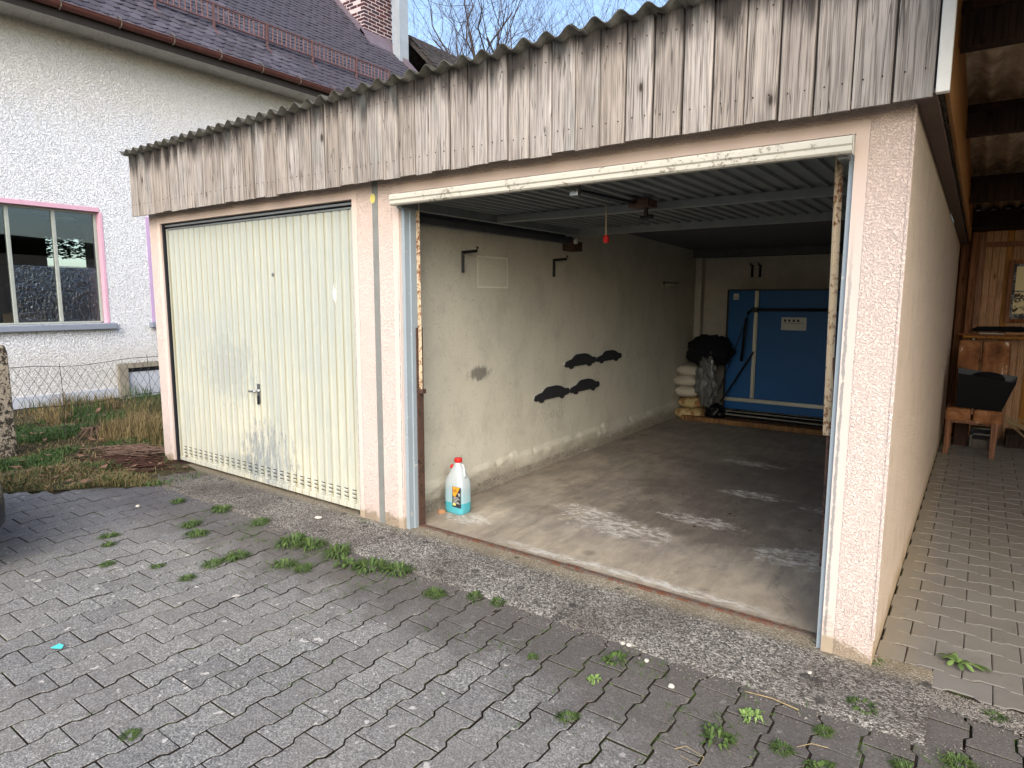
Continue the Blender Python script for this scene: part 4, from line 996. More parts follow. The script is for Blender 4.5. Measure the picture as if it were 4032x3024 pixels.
# beaver-tail roof tiles
def tile_mb(w=.172, l=.24, t=.022):
    pts = [(-w / 2, 0), (-w / 2, l - .05), (-w / 2, l)]
    low = [(w / 2 * sin(a), -.045 * cos(a) + .0) for a in [-pi / 2 + pi * k / 6 for k in range(7)]]
    poly = [(x, y) for x, y in low] + [(w / 2, l), (-w / 2, l)]
    return MB().prism(poly, 2, -t, 0)
TM = tile_mb(); tile_me = TM.mesh("tile", M_TILE)
c45 = sqrt(.5); RM = Matrix(((0, -c45, c45, 0), (1, 0, 0, 0), (0, c45, c45, 0), (0, 0, 0, 1)))   # local x->Y, y->upslope, z->normal
cells = []
for r in range(0, 36):
    s = -.03 + .150 * r
    for k in range(0, 52):
        y = .55 + .18 * k + (.09 if r % 2 else 0)
        if y > 9.25: continue
        P = Vector((EX, y, EZ0)) + Vector((-c45, 0, c45)) * s + Vector((c45, 0, c45)) * .024
        if P.x < -6.35 and 8.4 < y < 9.25: continue
        cells.append((shows(P), P))
cells.sort(key=lambda c: -c[0]); rest = MB()
for i, (sv, P) in enumerate(cells):
    Mx = Matrix.Translation(P + Vector((c45, 0, c45)) * random.uniform(-.003, .006)) @ RM @ Matrix.Rotation(-.09 + random.gauss(0, .02), 4, 'X') @ Matrix.Rotation(random.gauss(0, .03), 4, 'Z') @ Matrix.Rotation(random.gauss(0, .03), 4, 'Y')
    if i < 300:
        o = link("tile", tile_me, roof, fixn=(i == 0)); o.matrix_world = Mx; o.matrix_basis = Mx
    else: rest.add([Mx @ Vector(v) for v in TM.v], TM.f)
tag(build("tile_field", rest, M_TILE, roof), kind="stuff")
# snow guard
sg = MB()
posts = [.6, 1.55, 2.48, 3.44, 4.44, 5.42, 6.5, 7.4]
def sgp(y, h): return (-4.55 + .02 * h, y, 6.03 + h)
guard = build("snow_guard", MB().tube([sgp(.1, .10), sgp(7.45, .10)], .018, 5).tube([sgp(.1, .37), sgp(7.45, .37)], .018, 5), M_SNOW, hs)
y = .15
while y < 7.45:
    build("guard_bar", MB().tube([sgp(y, .10), sgp(y + random.uniform(-.01, .01), .37)], .0125, 4), M_SNOW, guard, fixn=False); y += .094
for y in posts:
    build("guard_post", MB().box(-4.56, -4.52, y - .014, y + .014, 6.0, 6.42).prism([(-4.54, 6.02), (-4.40, 5.88), (-4.42, 5.86), (-4.56, 6.0)], 1, y - .025, y + .025), M_SNOW, guard)
# chimney of bricks
ch = boxo("chimney", -7.40, -6.457, 8.477, 9.40, 7.0, 10.1, M_MORTAR, hs, 0)
bme = {}
def brick(x0, x1, y0, y1, z0, z1):
    j = lambda: random.uniform(-.002, .003)
    boxo("brick", x0 - 0, x1 + j(), y0 + j(), y1, z0, z1, M_BRICK, ch, .004)
cz = 7.15; k = 0
while cz < 9.45:
    h = .068; off = 0 if k % 2 else .125
    # -Y face
    xx = -6.455
    first = True
    while xx > -7.35:
        L = (.24 if k % 2 else .115) if first else .24
        a = max(xx - L, -7.40)
        if xx - a > .05:
            if first: brick(a, xx, 8.475, 8.60 if k % 2 else 8.475 + .24, cz, cz + h)
            else: brick(a, xx, 8.475, 8.52, cz, cz + h)
        xx = a - .017; first = False
    yy = 8.475 + (.137 if k % 2 else .252)
    while yy < 9.36:
        b = min(yy + .24, 9.40)
        if b - yy > .05: brick(-6.50, -6.455, yy, b, cz, cz + h)
        yy = b + .017
    cz += .0835; k += 1
build("flashing", MB().prism([(-6.30, 7.86), (-8.0, 9.56), (-8.0, 9.40), (-6.30, 7.70)], 1, 8.33, 8.47), M_LEAD, hs)
build("flashing", MB().prism([(-6.455, 8.02), (-6.10, 7.60), (-6.10, 7.56), (-6.455, 7.90)], 1, 8.33, 9.28), M_LEAD, hs)
build("verge_flashing", MB().prism([(-3.9, 5.48), (-8.3, 9.88), (-8.3, 9.78), (-3.9, 5.38)], 1, 9.17, 9.32), M_LEAD, hs)
du = thing("metal_duct", "tall square grey metal flue duct beside the brick chimney", "duct")
boxo("duct_body", -6.115, -5.87, 9.07, 9.38, 6.6, 10.6, M_DUCT, du, .004)
boxo("duct_cowl", -6.17, -5.81, 9.02, 9.43, 10.6, 10.75, M_DUCT, du, .004)
# second roof further back
h2 = thing("rear_house", "low building with dark mossy tiled roof behind the chimney", "house")
build("wall", MB().box(-8.8, -3.6, 9.75, 13.8, -.1, 5.2), M_HOUSE, h2)
rf2 = build("roof", MB().prism([(-3.2, 5.25), (-6.1, 8.10), (-9.0, 5.25), (-9.0, 5.15), (-6.1, 7.98), (-3.2, 5.15)], 1, 9.6, 14.0), M_TILEMOSS, h2)
rest = MB()
for r in range(0, 27):
    for k in range(0, 24):
        P = Vector((-3.2, 9.7 + .18 * k + (.09 if r % 2 else 0), 5.25)) + Vector((-c45, 0, c45)) * (.15 * r) + Vector((c45, 0, c45)) * .02
        Mx = Matrix.Translation(P) @ RM @ Matrix.Rotation(-.05 + random.gauss(0, .03), 4, 'X') @ Matrix.Rotation(random.gauss(0, .06), 4, 'Y')
        rest.add([Mx @ Vector(v) for v in TM.v], TM.f)
tag(build("tile_field", rest, M_TILEMOSS, rf2), kind="stuff")
build("ridge", MB().tube([(-6.1, 9.6, 8.10), (-6.1, 14.0, 8.10)], .07, 8), M_TILEMOSS, h2, smooth=True)
hg = MB()
for k in range(9000):
    P = Vector((-12 + random.uniform(-.5, .5), random.uniform(1.5, 7), 2.48 + .08 * random.random() + 1.6 * random.random())); a = random.uniform(0, 6.3); d = Vector((cos(a), sin(a), random.uniform(-.5, .5))) * .07; e2 = Vector((-d.y, d.x, random.uniform(-.05, .05))) * .5
    hg.add([P - d, P + e2, P + d, P - e2], [(0, 1, 2, 3)])
tag(build("hedge", hg, M_HEDGE, fixn=False), "green foliage seen through the far window of the room", "foliage")

# ================================================================== FENCE AND GRASS CORNER
fp = thing("fence_post", "stout mossy concrete fence post at the left edge of the picture", "fence post", (-1.45, -.84, 0))
def post_fn():
    m = MB(); w = .085
    return m.prism([(-w, -.1), (w, -.1), (w * .95, 1.02), (w * .7, 1.09), (-w * .7, 1.09), (-w * .95, 1.02)], 0, -.08, .08)
build("post_shaft", post_fn(), m_peel("lichened_concrete", srgb(156, 146, 130), srgb(58, 54, 46), .54, 26, .9), fp, bevel=.012)
fe = thing("wire_fence", "rusty chain-link wire fence running from the concrete post behind the garage corner", "fence", (-1.5, -.76, 0))
wm = MB(); FY0, FY1 = .0, 3.4; pit = .085
def fpz(y): return .855 - .018 * sin(y * 3) + .02 * nz(y * 2.2, 1)
zlo = .18; kk = 0
for s in (-1, 1):
    y = -1.0
    while y < FY1 + 1:
        pts = []
        z = zlo; 
        n = 9
        for q in range(n + 1):
            t = q / n; yy = y + s * t * .68 * .55; zz = zlo + t * .66
            if FY0 <= yy <= FY1:
                top = fpz(yy) - .01
                zz2 = min(zz, top)
                pts.append((.006 * ((-1) ** q) + .02 * nz(yy * 3, zz * 3), yy + .012 * nz(yy * 8, zz * 8), zz2 + .008 * nz(yy * 9, zz * 9)))
        if len(pts) > 1: wm.tube(pts, .0021, 3, cap=False)
        y += pit
build("wire_mesh", wm, M_WIRE, fe, fixn=False)
for zz in (0, -.42):
    build("strand_wire", MB().tube([(0, FY0 + k * .1, fpz(k * .1) + zz + .004 * nz(k, 1)) for k in range(35)], .0032, 4), M_WIRE, fe, fixn=False)
for yy in (.47, 1.35): build("tie_wire", MB().tube([(0, yy, fpz(yy) + .03), (.004, yy + .01, .5), (0, yy - .005, .1)], .003, 4), M_WIRE, fe, fixn=False)
# rough ground with grass
def yard_pt(u, v):
    x = -4.46 + 5.4 * u; yb = GE(x) if x > -3 else GE(-3); yb = max(yb, -4.4 + 0) if x > -3 else -4.36
    yb -= .03 * nz(x * 6, 1); y = yb + v * (3.6 - yb)
    if x > -.02 and y > -.03: y = -.03 + .0 * v
    return (x, y, .0 + .035 * nz(x * 1.7, y * 1.7) * min(1, v * 6) + .02 * nz(x * 7, y * 7) * min(1, v * 6) + .012 * min(1, v * 20))
tag(build("grass_verge", MB().grid(60, 50, yard_pt), M_SOIL, smooth=True), kind="structure")
def gz(x, y): return .01 + .035 * nz(x * 1.7, y * 1.7)
def blades(n, reg, h0, h1, mat, name, label=None, lean=.5, w=.0035, clump=None, dens=None):
    m = MB(); c = 0; tries = 0
    while c < n and tries < n * 12:
        tries += 1
        x = random.uniform(reg[0], reg[1]); y = random.uniform(reg[2], reg[3])
        if y < (GE(x) if x > -3 else -4.3) + .01 + .06 * nz(x * 5, y * 5) or (x > -.03 and y > -.05): continue
        if clump and nz(x * clump + 7, y * clump) < dens * random.random() + clump * 0: continue
        if x > -.45 and y > -.42 and random.random() < .6: continue
        h = random.uniform(h0, h1) * (1 + .7 * nz(x * 2.3, y * 2.3)) * (.55 if random.random() < .4 else 1); a = random.uniform(0, 2 * pi); l = random.uniform(.1, lean) * h
        b = Vector((x, y, gz(x, y) - .01)); d = Vector((cos(a), sin(a), 0)); s = Vector((-d.y, d.x, 0)) * w * random.uniform(.6, 1.4)
        p1 = b + d * l * .35 + Vector((0, 0, h * .6)); p2 = b + d * l + Vector((0, 0, h * random.uniform(.7, 1)))
        m.add([b - s, b + s, p1 + s * .8, p1 - s * .8, p2], [(0, 1, 2, 3), (3, 2, 4)]); c += 1
    return tag(build(name, m, mat, fixn=False), kind="stuff")
blades(46000, (-3.4, .85, -1.8, 1.0), .03, .10, M_GRASSG, "grass", lean=.9, clump=1.6, dens=.6)
blades(11000, (-3.8, .8, -1.3, 1.2), .02, .07, M_GRASSD, "dry_grass", lean=2.4, w=.0028)
blades(15000, (-3.9, -.2, .0, 3.2), .12, .34, M_GRASSD, "tall_dry_grass", lean=.7, w=.0028, clump=1.2, dens=.5)
blades(6000, (-4.2, -.1, .2, 3.4), .08, .28, M_GRASSG, "tall_grass", lean=.6, clump=2, dens=.3)
blades(5200, (-.35, .95, -1.25, -.40), .02, .075, M_GRASSD, 'dry_grass_fringe', lean=1.6, w=.003)
blades(2600, (-.35, .95, -1.25, -.40), .02, .07, M_GRASSG, 'grass_fringe', lean=1.2, w=.003)
# debris
def stick(pts, r, mat, name, label, cat, group=None):
    return tag(build(name, MB().tube(pts, r, 6, rs=[r * (1 - .35 * i / (len(pts) - 1)) for i in range(len(pts))]), mat), label, cat, group)
stick([(-1.62, .42, .06), (-1.2, .62, .10), (-.62, .92, .17)], .022, M_STRAW, "stick", "thick pale stick lying in the grass beside the garage's left corner", "stick")
stick([(-.75, 1.0, .78), (-.45, .72, .72), (-.2, .5, .62)], .008, M_BRANCH, "twig", "thin twigs hanging over the wire fence by the garage corner", "twig")
rm = MB()
for k in range(170):
    a = random.gauss(0, .35); r = random.uniform(.1, .42); c = Vector((-.52 + random.gauss(0, .16), -.02 + random.gauss(0, .11), .015 + random.random() * .05)); d = Vector((cos(a + .6), sin(a + .6), 0))
    rm.tube([c - d * r * .5, c + Vector((random.gauss(0, .02), random.gauss(0, .02), .012)), c + d * r * .5], random.uniform(.0025, .006), 4, cap=False)
tag(build("root_pile", rm, M_ROOT, fixn=False), "low heap of dry brown roots and bark on the grass left of the garage", "root pile")
rm = MB()
for k in range(260):
    a = random.gauss(0, .3); r = random.uniform(.06, .25); c = Vector((-.08 + random.gauss(0, .22), -.26 + random.gauss(0, .12), .01 + random.random() * .035)); d = Vector((cos(a + .6), sin(a + .6), 0))
    rm.tube([c - d * r * .5, c + d * r * .5 + Vector((0, 0, random.uniform(-.005, .01)))], random.uniform(.003, .007), 4, cap=False)
tag(build("bark_heap", rm, M_BRIQ, fixn=False), "darker patch of rotten bark strips in front of the root heap", "bark heap")
stump = MB()
for k in range(14):
    a = 2 * pi * k / 14 + random.uniform(-.2, .2); r = random.uniform(.10, .22)
    stump.tube([(-1.62, .05, .12), (-1.62 + cos(a) * r * .5, .05 + sin(a) * r * .5, .11 + random.uniform(-.02, .03)), (-1.62 + cos(a) * r, .05 + sin(a) * r, .01)], .009, 5, rs=[.016, .011, .004])
tag(build("dug_root", stump, M_ROOT, fixn=False), "small dug-up root stock with splayed roots on the grass", "root")
lf = MB()
for k in range(260):
    x = random.uniform(-3.3, .6); y = random.uniform(-1.4, .9)
    if y < GE(x) - .12: continue
    P = Vector((x, y, gz(x, y) + random.uniform(.03, .07))); a = random.uniform(0, 6.3); s = random.uniform(.015, .05)
    d = Vector((cos(a), sin(a), random.uniform(-.4, .4))) * s; e2 = Vector((-sin(a), cos(a), random.uniform(-.4, .4))) * s * .55
    lf.add([P - d, P + e2, P + d + Vector((0, 0, s * .3)), P - e2], [(0, 1, 3), (1, 2, 3)])
tag(build("fallen_leaves", lf, M_DEADLEAF, fixn=False), kind="stuff")

# ================================================================== WEEDS, STONES, SCRAPS
def tuft(seed, n=60, r=.08, h=.05, wide=False):
    rnd = random.Random(seed); m = MB()
    for k in range(n):
        a = rnd.uniform(0, 2 * pi); R0 = r * sqrt(rnd.random()) * .5; b = Vector((cos(a) * R0, sin(a) * R0, -.004)); a2 = a + rnd.gauss(0, .7)
        d = Vector((cos(a2), sin(a2), 0)); L = r * rnd.uniform(.5, 1); hh = h * rnd.uniform(.3, 1); w = (rnd.uniform(.006, .011) if wide else rnd.uniform(.0022, .0048)); s = Vector((-d.y, d.x, 0)) * w
        p1 = b + d * L * .5 + Vector((0, 0, hh)); p2 = b + d * L + Vector((0, 0, hh * rnd.uniform(.1, .9)))
        m.add([b - s * .5, b + s * .5, p1 + s, p1 - s, p2], [(0, 1, 2, 3), (3, 2, 4)])
    return m
TG = [tuft(s, 120, .09, .036).mesh("weed_tuft", M_WEED) for s in range(4)]; TB = [tuft(s, 34, .075, .034, True).mesh("weed_tuft", M_WEED2 if s < 2 else M_WEED) for s in range(4)]
for me in TG + TB: me["fx"] = 1
Gp = "grass tufts and weeds growing between the paving stones"
wl = [(1.38, -.585, .9, 0, "low grass tuft between pavers near the left end of the shut door"), (1.826, -.501, 1.1, 0, "grass tuft touching the apron in front of the shut door's handle"),
 (1.958, -.793, .9, 0, "wispy tuft in the dark left paving, nearer the door of two"), (2.16, -.863, .95, 0, "spreading tuft just right of the wispy tuft in front of the shut door"),
 (1.74, -1.223, .8, 0, "small tuft in the bluish left paving, upper of a pair"), (1.895, -1.288, .7, 0, "small tuft in the bluish left paving, lower of a pair"), (2.214, -1.428, .5, 0, "tiny tuft alone far left in the forecourt paving"),
 (2.482, -1.272, .7, 1, "small star-shaped weed in the left forecourt"), (2.299, -.485, .9, 0, "tuft at the apron edge below the shut door's right third"), (2.80, -.59, 1.5, 0, "left half of the biggest bright green tuft by the apron"),
 (2.941, -.55, 1.4, 0, "right half of the biggest bright green tuft by the apron"), (2.724, -.927, 1.0, 0, "mid-sized tuft below the biggest green tuft"), (2.71, -1.064, .8, 0, "loose tuft in the joint below the mid-sized one"), (2.777, -1.25, .6, 0, "thin mossy tuft farther down the same joint"),
 (3.171, -.53, 1.4, 0, "dark green tuft right of the grey pier strip along the apron"), (3.36, -.60, 1.2, 1, "broad-leaved light green weed in the middle of the apron row"), (3.49, -.55, 1.3, 0, "dense tuft right of the light green broad-leaved weed"), (3.654, -.50, 1.2, 0, "last dense tuft of the green row before the open bay"),
 (4.023, -.586, .8, 0, "flat tuft in a joint left of the two small tufts by the apron"), (4.208, -.484, .7, 0, "small round tuft on the apron edge, left of two"), (4.346, -.467, .6, 0, "small round tuft on the apron edge, right of two"),
 (4.774, -.782, .45, 1, "tiny two-leaf weed in a joint before the open bay"), (5.072, -.587, .75, 1, "leafy weed left of the white pebbles"), (5.074, -.777, .55, 1, "pale star-shaped weed below the leafy one"), (5.108, -1.045, .5, 0, "mossy tuft in the joint at the lower middle"),
 (5.663, -.64, .8, 1, "bright broad weed, upper of the pair at the bottom right"), (5.60, -.83, .9, 1, "bushy dark weed, lower of the pair at the bottom right"), (5.989, -.335, .7, 0, "grass tuft below the right pier's foot"), (5.90, -.57, .5, 0, "small tuft in the dirty paving below the right pier tuft"),
 (5.931, -.78, .7, 1, "leafy weed at the bottom edge right of the bushy pair"), (5.802, -.756, .5, 0, "narrow tuft at the bottom edge beside the bushy pair"), (3.19, -.794, .8, 0, "sparse tuft in the mid forecourt, right of two"), (3.05, -.82, .9, 0, "sparse tuft in the mid forecourt, left of two"),
 (6.404, -.101, .5, 0, "small tuft on the gravelly strip before the carport paving"), (6.30, -.48, .6, 0, "sparse weed at the bottom right corner"), (6.16, -.62, .6, 0, "sparse weed at the bottom edge left of the corner"), (3.9, -2.05, .4, 0, "tiny tuft in a joint at the bottom left edge"),
 (6.005, .045, .6, 1, "small leafy weed wedged at the right pier's outer foot"), (3.17, -.03, .45, 0, "small tuft at the foot of the middle pier"), (2.86, -.04, .5, 0, "small mossy tuft at the left foot of the middle pier")]
for x, y, s, k, lab in wl:
    o = link("weed_tuft", (TB if k else TG)[random.randrange(4)], None, (x, y, 0.0), (0, 0, random.uniform(0, 6)), fixn=False); o.scale = (s * random.uniform(.6, 1.1), s * random.uniform(.7, 1.05), s); tag(o, lab, "weed", Gp)
sp_ = MB()
for k in range(5200):
    x = random.gauss(2.9, .75); y = -.5 - abs(random.gauss(0, .33))
    if k % 3 == 0: x = random.uniform(4.2, 6.9); y = -.46 - abs(random.gauss(0, .22))
    if nz(x * 3.1, y * 4.3) + .5 * nz(x * 14, y * 14) < .16: continue
    P = Vector((x, y, -.002)); a = random.uniform(0, 6.3); L = random.uniform(.015, .05); d = Vector((cos(a), sin(a), random.uniform(.1, .8))).normalized() * L; w_ = Vector((-sin(a), cos(a), 0)) * .0024
    sp_.add([P - w_, P + w_, P + d], [(0, 1, 2)])
tag(build("grass_sprouts", sp_, M_WEED, fixn=False), kind="stuff")
# moss in the joints
mo = MB()
for k in range(9000):
    row = random.randrange(-20, 20); y = random.uniform(-2.4, -.48); x = 4.095 + W1 * row
    if x < .5 or x > 7: continue
    s = ((y + 1.467 - .1016 * (row % 2)) / L1) % 1
    off = -.009 if (s < .25 or s > .75) else .009
    off *= -1 if row % 2 == 0 else -1
    if nz(x * 1.1, y * 1.3) + .6 * nz(x * 6, y * 6) < .22 - .25 * (y > -.9): continue
    P = Vector((x + off * .6 + random.gauss(0, .004), y, -.003)); a = random.uniform(0, 6.3); d = Vector((cos(a), sin(a), 0)) * random.uniform(.004, .010)
    mo.add([P - d, P + Vector((-d.y, d.x, 0)) * .4, P + d + Vector((0, 0, random.uniform(.003, .010)))], [(0, 1, 2)])
tag(build("joint_moss", mo, M_WEED, fixn=False), kind="stuff")
dl = thing("dandelion", "flat dandelion rosette on the smooth carport pavers", "weed", (6.275, .215, .008))
for k, (a, L) in enumerate(((.05, .125), (-.05, .10), (.35, .06), (-.55, .07), (-1.2, .055), (-2.2, .05), (2.7, .085), (3.0, .06), (2.35, .07), (1.75, .10), (1.9, .075), (.9, .04))):
    m = MB()
    prof = [(0, .002), (.3, .008), (.55, .006), (.75, .013), (.92, .008), (1, 0)]
    m.add([(L * t, s * w, .006 + .018 * sin(t * pi) + .004 * abs(s)) for t, w in prof for s in (-1, 1)], [(2 * i, 2 * i + 2, 2 * i + 3, 2 * i + 1) for i in range(5)])
    build("leaf", m, M_WEED2 if k % 2 else M_WEED, dl, rot=(0, 0, a), fixn=False)
def pebble(x, y, r, lab, mat=M_STONE, fl=.6, z=None):
    vs = []; fs = []; nu, nv = 10, 7; sd_ = random.random() * 99
    for j in range(nv + 1):
        ph = -pi / 2 + pi * j / nv
        for i in range(nu):
            t = 2 * pi * i / nu; k = 1 + .35 * nz(cos(t) + sd_, sin(t), sin(ph)); vs.append((cos(ph) * cos(t) * r * k, cos(ph) * sin(t) * r * .8 * k, sin(ph) * r * fl * k))
    for j in range(nv):
        for i in range(nu): fs.append((j * nu + i, j * nu + (i + 1) % nu, (j + 1) * nu + (i + 1) % nu, (j + 1) * nu + i))
    o = build("pebble", MB().add(vs, fs), mat, loc=(x, y, (r * fl * .7) if z is None else z), rot=(0, 0, random.uniform(0, 6)), smooth=True)
    return tag(o, lab, "pebble", "pale pebbles lying on the forecourt")
pebble(5.349, -.636, .014, "largest white pebble, alone on the dark paving"); pebble(5.19, -.518, .012, "white pebble below the pair at the apron edge")
pebble(5.045, -.452, .012, "white pebble of the pair at the apron edge, left one"); pebble(5.072, -.449, .012, "white pebble of the pair at the apron edge, right one")
pebble(2.568, -.205, .030, "flat pale stone on the dark apron before the shut door", fl=.3, z=.018); pebble(5.62, -.40, .010, "yellowish pebble on the paving close to the apron edge")
pebble(3.185, .40, .035, "broken reddish lump of render beside the canister", M_CARD, .6); pebble(1.25, -.82, .016, "white pebble at the grass edge on the left paving")
pebble(5.30, -.12, .009, "small white stone on the apron before the open bay"); pebble(5.78, -.21, .014, "white shell-like chip on the apron by the right pier")
tag(build("paper_scrap", MB().add([(3.0, -1.985, .004), (3.03, -1.99, .012), (3.055, -1.962, .006), (3.035, -1.945, .010), (3.012, -1.955, .014)], [(0, 1, 4), (1, 2, 3), (1, 3, 4)]), M_MINT), "bright turquoise scrap of plastic on the left paving", "scrap")
stick([(5.80, -.50, .008), (5.70, -.49, .012), (5.60, -.50, .008)], .0028, M_STRAW, "straw", "long pale straw right of the bright broad weed", "straw")
stick([(5.50, -.98, .006), (5.53, -.95, .012), (5.60, -.97, .014), (5.60, -1.01, .008), (5.53, -1.0, .006)], .0014, M_STRAW, "straw", "looped thin straw on the dark paving at the bottom edge", "straw")
stick([(5.93, -.66, .006), (5.88, -.68, .012), (5.84, -.72, .006)], .0016, M_STRAW, "straw", "thin bent straw beside the leafy weed at the bottom edge", "straw")
gm = MB(); ico = [(0, 0, 1), (.9, 0, -.1), (-.45, .8, 0), (-.45, -.8, .1), (0, 0, -.8)]
def grav(x, y, z, r):
    a = random.uniform(0, 6.3); c, s = cos(a), sin(a); k = random.uniform(.6, 1.3)
    gm.add([(x + (px * c - py * s) * r * k, y + (px * s + py * c) * r, z + pz * r * .6) for px, py, pz in ico], [(0, 1, 2), (0, 2, 3), (0, 3, 1), (4, 2, 1), (4, 3, 2), (4, 1, 3)])
for k in range(5200):
    if k < 2600: x = random.uniform(6.0, 6.9); y = random.gauss(-.09 - .1 * max(0, 6.1 - x), .05)
    elif k < 3300: x = random.gauss(6.03, .03); y = random.uniform(-.3, .35)
    else: x = random.uniform(.8, 6.6); y = -.465 + random.gauss(0, .05)
    if y > -.03 and x > 6.08: continue
    if y > -.002 and x < 5.99: continue
    grav(x, y, .004, random.uniform(.002, .0055) * (1.8 if random.random() < .06 else 1))
for k in range(5200):
    zz = random.uniform(0, .075) ** 1.0; x = 3.072 + random.uniform(0, .012) + (random.uniform(0, .05) if zz < .02 else 0); yy = random.uniform(.18, 5.4)
    if nz(yy * 3, 2) < -.15 and zz > .03: continue
    grav(x, yy, .012 + zz, random.uniform(.002, .0075))
for k in range(700): grav(random.uniform(.8, 6), random.uniform(-.45, .09), .011, random.uniform(.0018, .004))
tag(build("gravel", gm, M_GRAVEL, fixn=False), kind="stuff")
dm = MB()
for k in range(60):
    x = random.gauss(4.4, .5); y = random.uniform(1.2, 4.6); a = random.uniform(0, 6.3); s = random.uniform(.004, .02)
    d = Vector((cos(a), sin(a), 0)) * s; e2 = Vector((-d.y, d.x, .004)) * .3; P = Vector((x, y, .0125))
    dm.add([P - d, P + e2, P + d, P - e2], [(0, 1, 2, 3)])
tag(build("floor_litter", dm, M_BRIQ, fixn=False), kind="stuff")

# ================================================================== CARPORT
cp = thing("carport", "brown timber carport with corrugated roof leaning against the garage's right side", "carport")
for i, (a, b) in enumerate(((-1.1, .75), (.55, 2.0), (1.80, 4.25), (4.02, 6.2))):
    mb = MB(); corr(mb, 6.07, 9.25, a, b, lambda y: zc(y) + .026 - .008 * (i % 2) + .012, .021, .133, 6.10 + .02)
    build("roof_sheet", mb, M_FIBRE_IN, cp, smooth=True)
for y, h in ((-.9, .14), (.40, .14), (1.86, .13), (3.93, .17), (5.80, .10)):
    boxo("roof_lath", 6.08, 9.2, y, y + .05, zc(y) - .052, zc(y) - .008, M_BEAM, cp, .003)
    boxo("rafter", 6.084, 9.2, y + .004, y + .085, zc(y) - .053 - h, zc(y) - .053, M_BEAM, cp, .004)
boxo("post", 6.0, 6.085, 6.02, 6.09, 0, 2.17, M_OLDPOST, cp, .004)
boxo("post", 6.093, 6.156, 5.90, 5.97, 0, 2.285, M_OLDPOST, cp, .005); boxo("post", 6.160, 6.222, 5.93, 5.99, 0, 2.283, M_OLDPOST, cp, .005)
boxo("post", 9.0, 9.1, -.9, -.8, 0, 2.72, M_OLDPOST, cp, .005)
x = 6.222
while x < 9.2:
    w = random.choice((.058, .062, .066))
    boxo("wall_board", x + .0015, x + w - .0015, 6.0, 6.015, -.02, 2.30, M_PINE, cp, .0035); x += w
boxo('wall_light_block', 5.9, 9.2, 6.105, 6.12, -.02, 2.62, M_OLDPOST, cp, 0)  # sheet added behind the boards to block light through their gaps
boxo('wall_lining', 6.09, 9.2, 6.017, 6.022, -.02, 2.3, M_OLDPOST, cp, 0)
boxo('top_plate', 6.08, 9.2, 5.9, 6.0, 2.302, 2.47, M_BEAM, cp, 0)
boxo("wall_rail", 6.224, 9.2, 5.965, 5.998, 2.128, 2.178, M_OLDPOST, cp, .003)
for k in range(14):  # unseen right-hand boards, added so the carport stays dark
    y = -.8 + k * .49
    boxo("wall_board", 9.21, 9.23, y, y + .485, -.02, 2.35, M_PINE, cp, .003)
sh = boxo("shelf", 6.09, 7.6, 5.80, 5.995, 1.135, 1.158, M_PINE, cp, .003); boxo("shelf_lip", 6.05, 7.6, 5.797, 5.90, 1.160, 1.180, M_OLDPOST, cp, .003)
boxo("shelf_support", 6.18, 6.20, 5.84, 5.96, .95, 1.134, M_ALU, cp, .002)
t = build("black_roll", MB().tube([(6.17, 5.86, 1.22), (6.22, 5.86, 1.235), (6.5, 5.86, 1.24), (7.1, 5.86, 1.235)], .03, 10, rs=[.012, .026, .030, .028]), M_CLOTH, smooth=True); tag(t, "long black rolled cover lying on the carport shelf", "roll")
t = boxo("book", 6.24, 6.46, 5.81, 5.90, 1.1815, 1.193, M_PAPER, None, .002); tag(t, "thin pale board lying on the carport shelf under the black roll", "board")
t = boxo("book", 6.465, 6.75, 5.805, 5.92, 1.1815, 1.205, M_CARD, None, .002); tag(t, "brown book-like block at the right end of the carport shelf", "book")
pf = thing("framed_picture", "peeling framed picture with cream paper and dark blots on the carport back wall", "picture")
for a in ((6.445, 6.485, 1.31, 1.98), (6.86, 6.90, 1.31, 1.98)): boxo("frame", a[0], a[1], 5.955, 5.985, a[2], a[3], M_OLDPOST, pf, .004)
for a in ((6.486, 6.859, 1.31, 1.345), (6.486, 6.859, 1.94, 1.98)): boxo("frame", a[0], a[1], 5.955, 5.985, a[2], a[3], M_OLDPOST, pf, .004)
boxo("backing", 6.486, 6.859, 5.975, 5.99, 1.346, 1.939, m_peel("peeling_mount", srgb(50, 50, 54), srgb(150, 150, 150), .56, 30), pf, 0)
boxo("print", 6.512, 6.835, 5.970, 5.974, 1.65, 1.91, M_PRINT, pf, 0); boxo("print", 6.512, 6.835, 5.970, 5.974, 1.575, 1.635, M_PRINT, pf, 0); boxo("print", 6.508, 6.835, 5.970, 5.974, 1.40, 1.56, M_PRINT, pf, 0)
# cowhide chair
cr = thing("chair", "high-backed chair with brown and white hide cushions against the carport wall", "chair")
for a in (6.03, 6.405):
    build("leg", MB().prism([(a, 0), (a + .045, 0), (a + .055, .36), (a, .36)], 1, 4.78, 4.83), M_OLDPOST, cr, bevel=.004)
    build("leg", MB().box(a + .01, a + .05, 5.17, 5.21, 0, .36), M_OLDPOST, cr, bevel=.004)
boxo("seat_frame", 6.03, 6.46, 4.80, 5.21, .33, .37, M_OLDPOST, cr, .004)
boxo("seat_cushion", 6.022, 6.235, 4.775, 5.18, .345, .485, M_HIDE, cr, .03); boxo("seat_cushion", 6.250, 6.485, 4.775, 5.18, .34, .48, M_HIDE, cr, .03)
Rb = Matrix.Translation((0, 5.14, .48)) @ Matrix.Rotation(radians(-10), 4, 'X')
boxo("back_cushion", 6.075, 6.262, 0, .09, 0, .67, M_HIDE, cr, .025, M=Rb); boxo("back_cushion", 6.276, 6.505, 0, .09, 0, .665, M_HIDE, cr, .025, M=Rb)
tb = thing("plastic_tub", "black angular tub sitting on the chair seat", "tub")
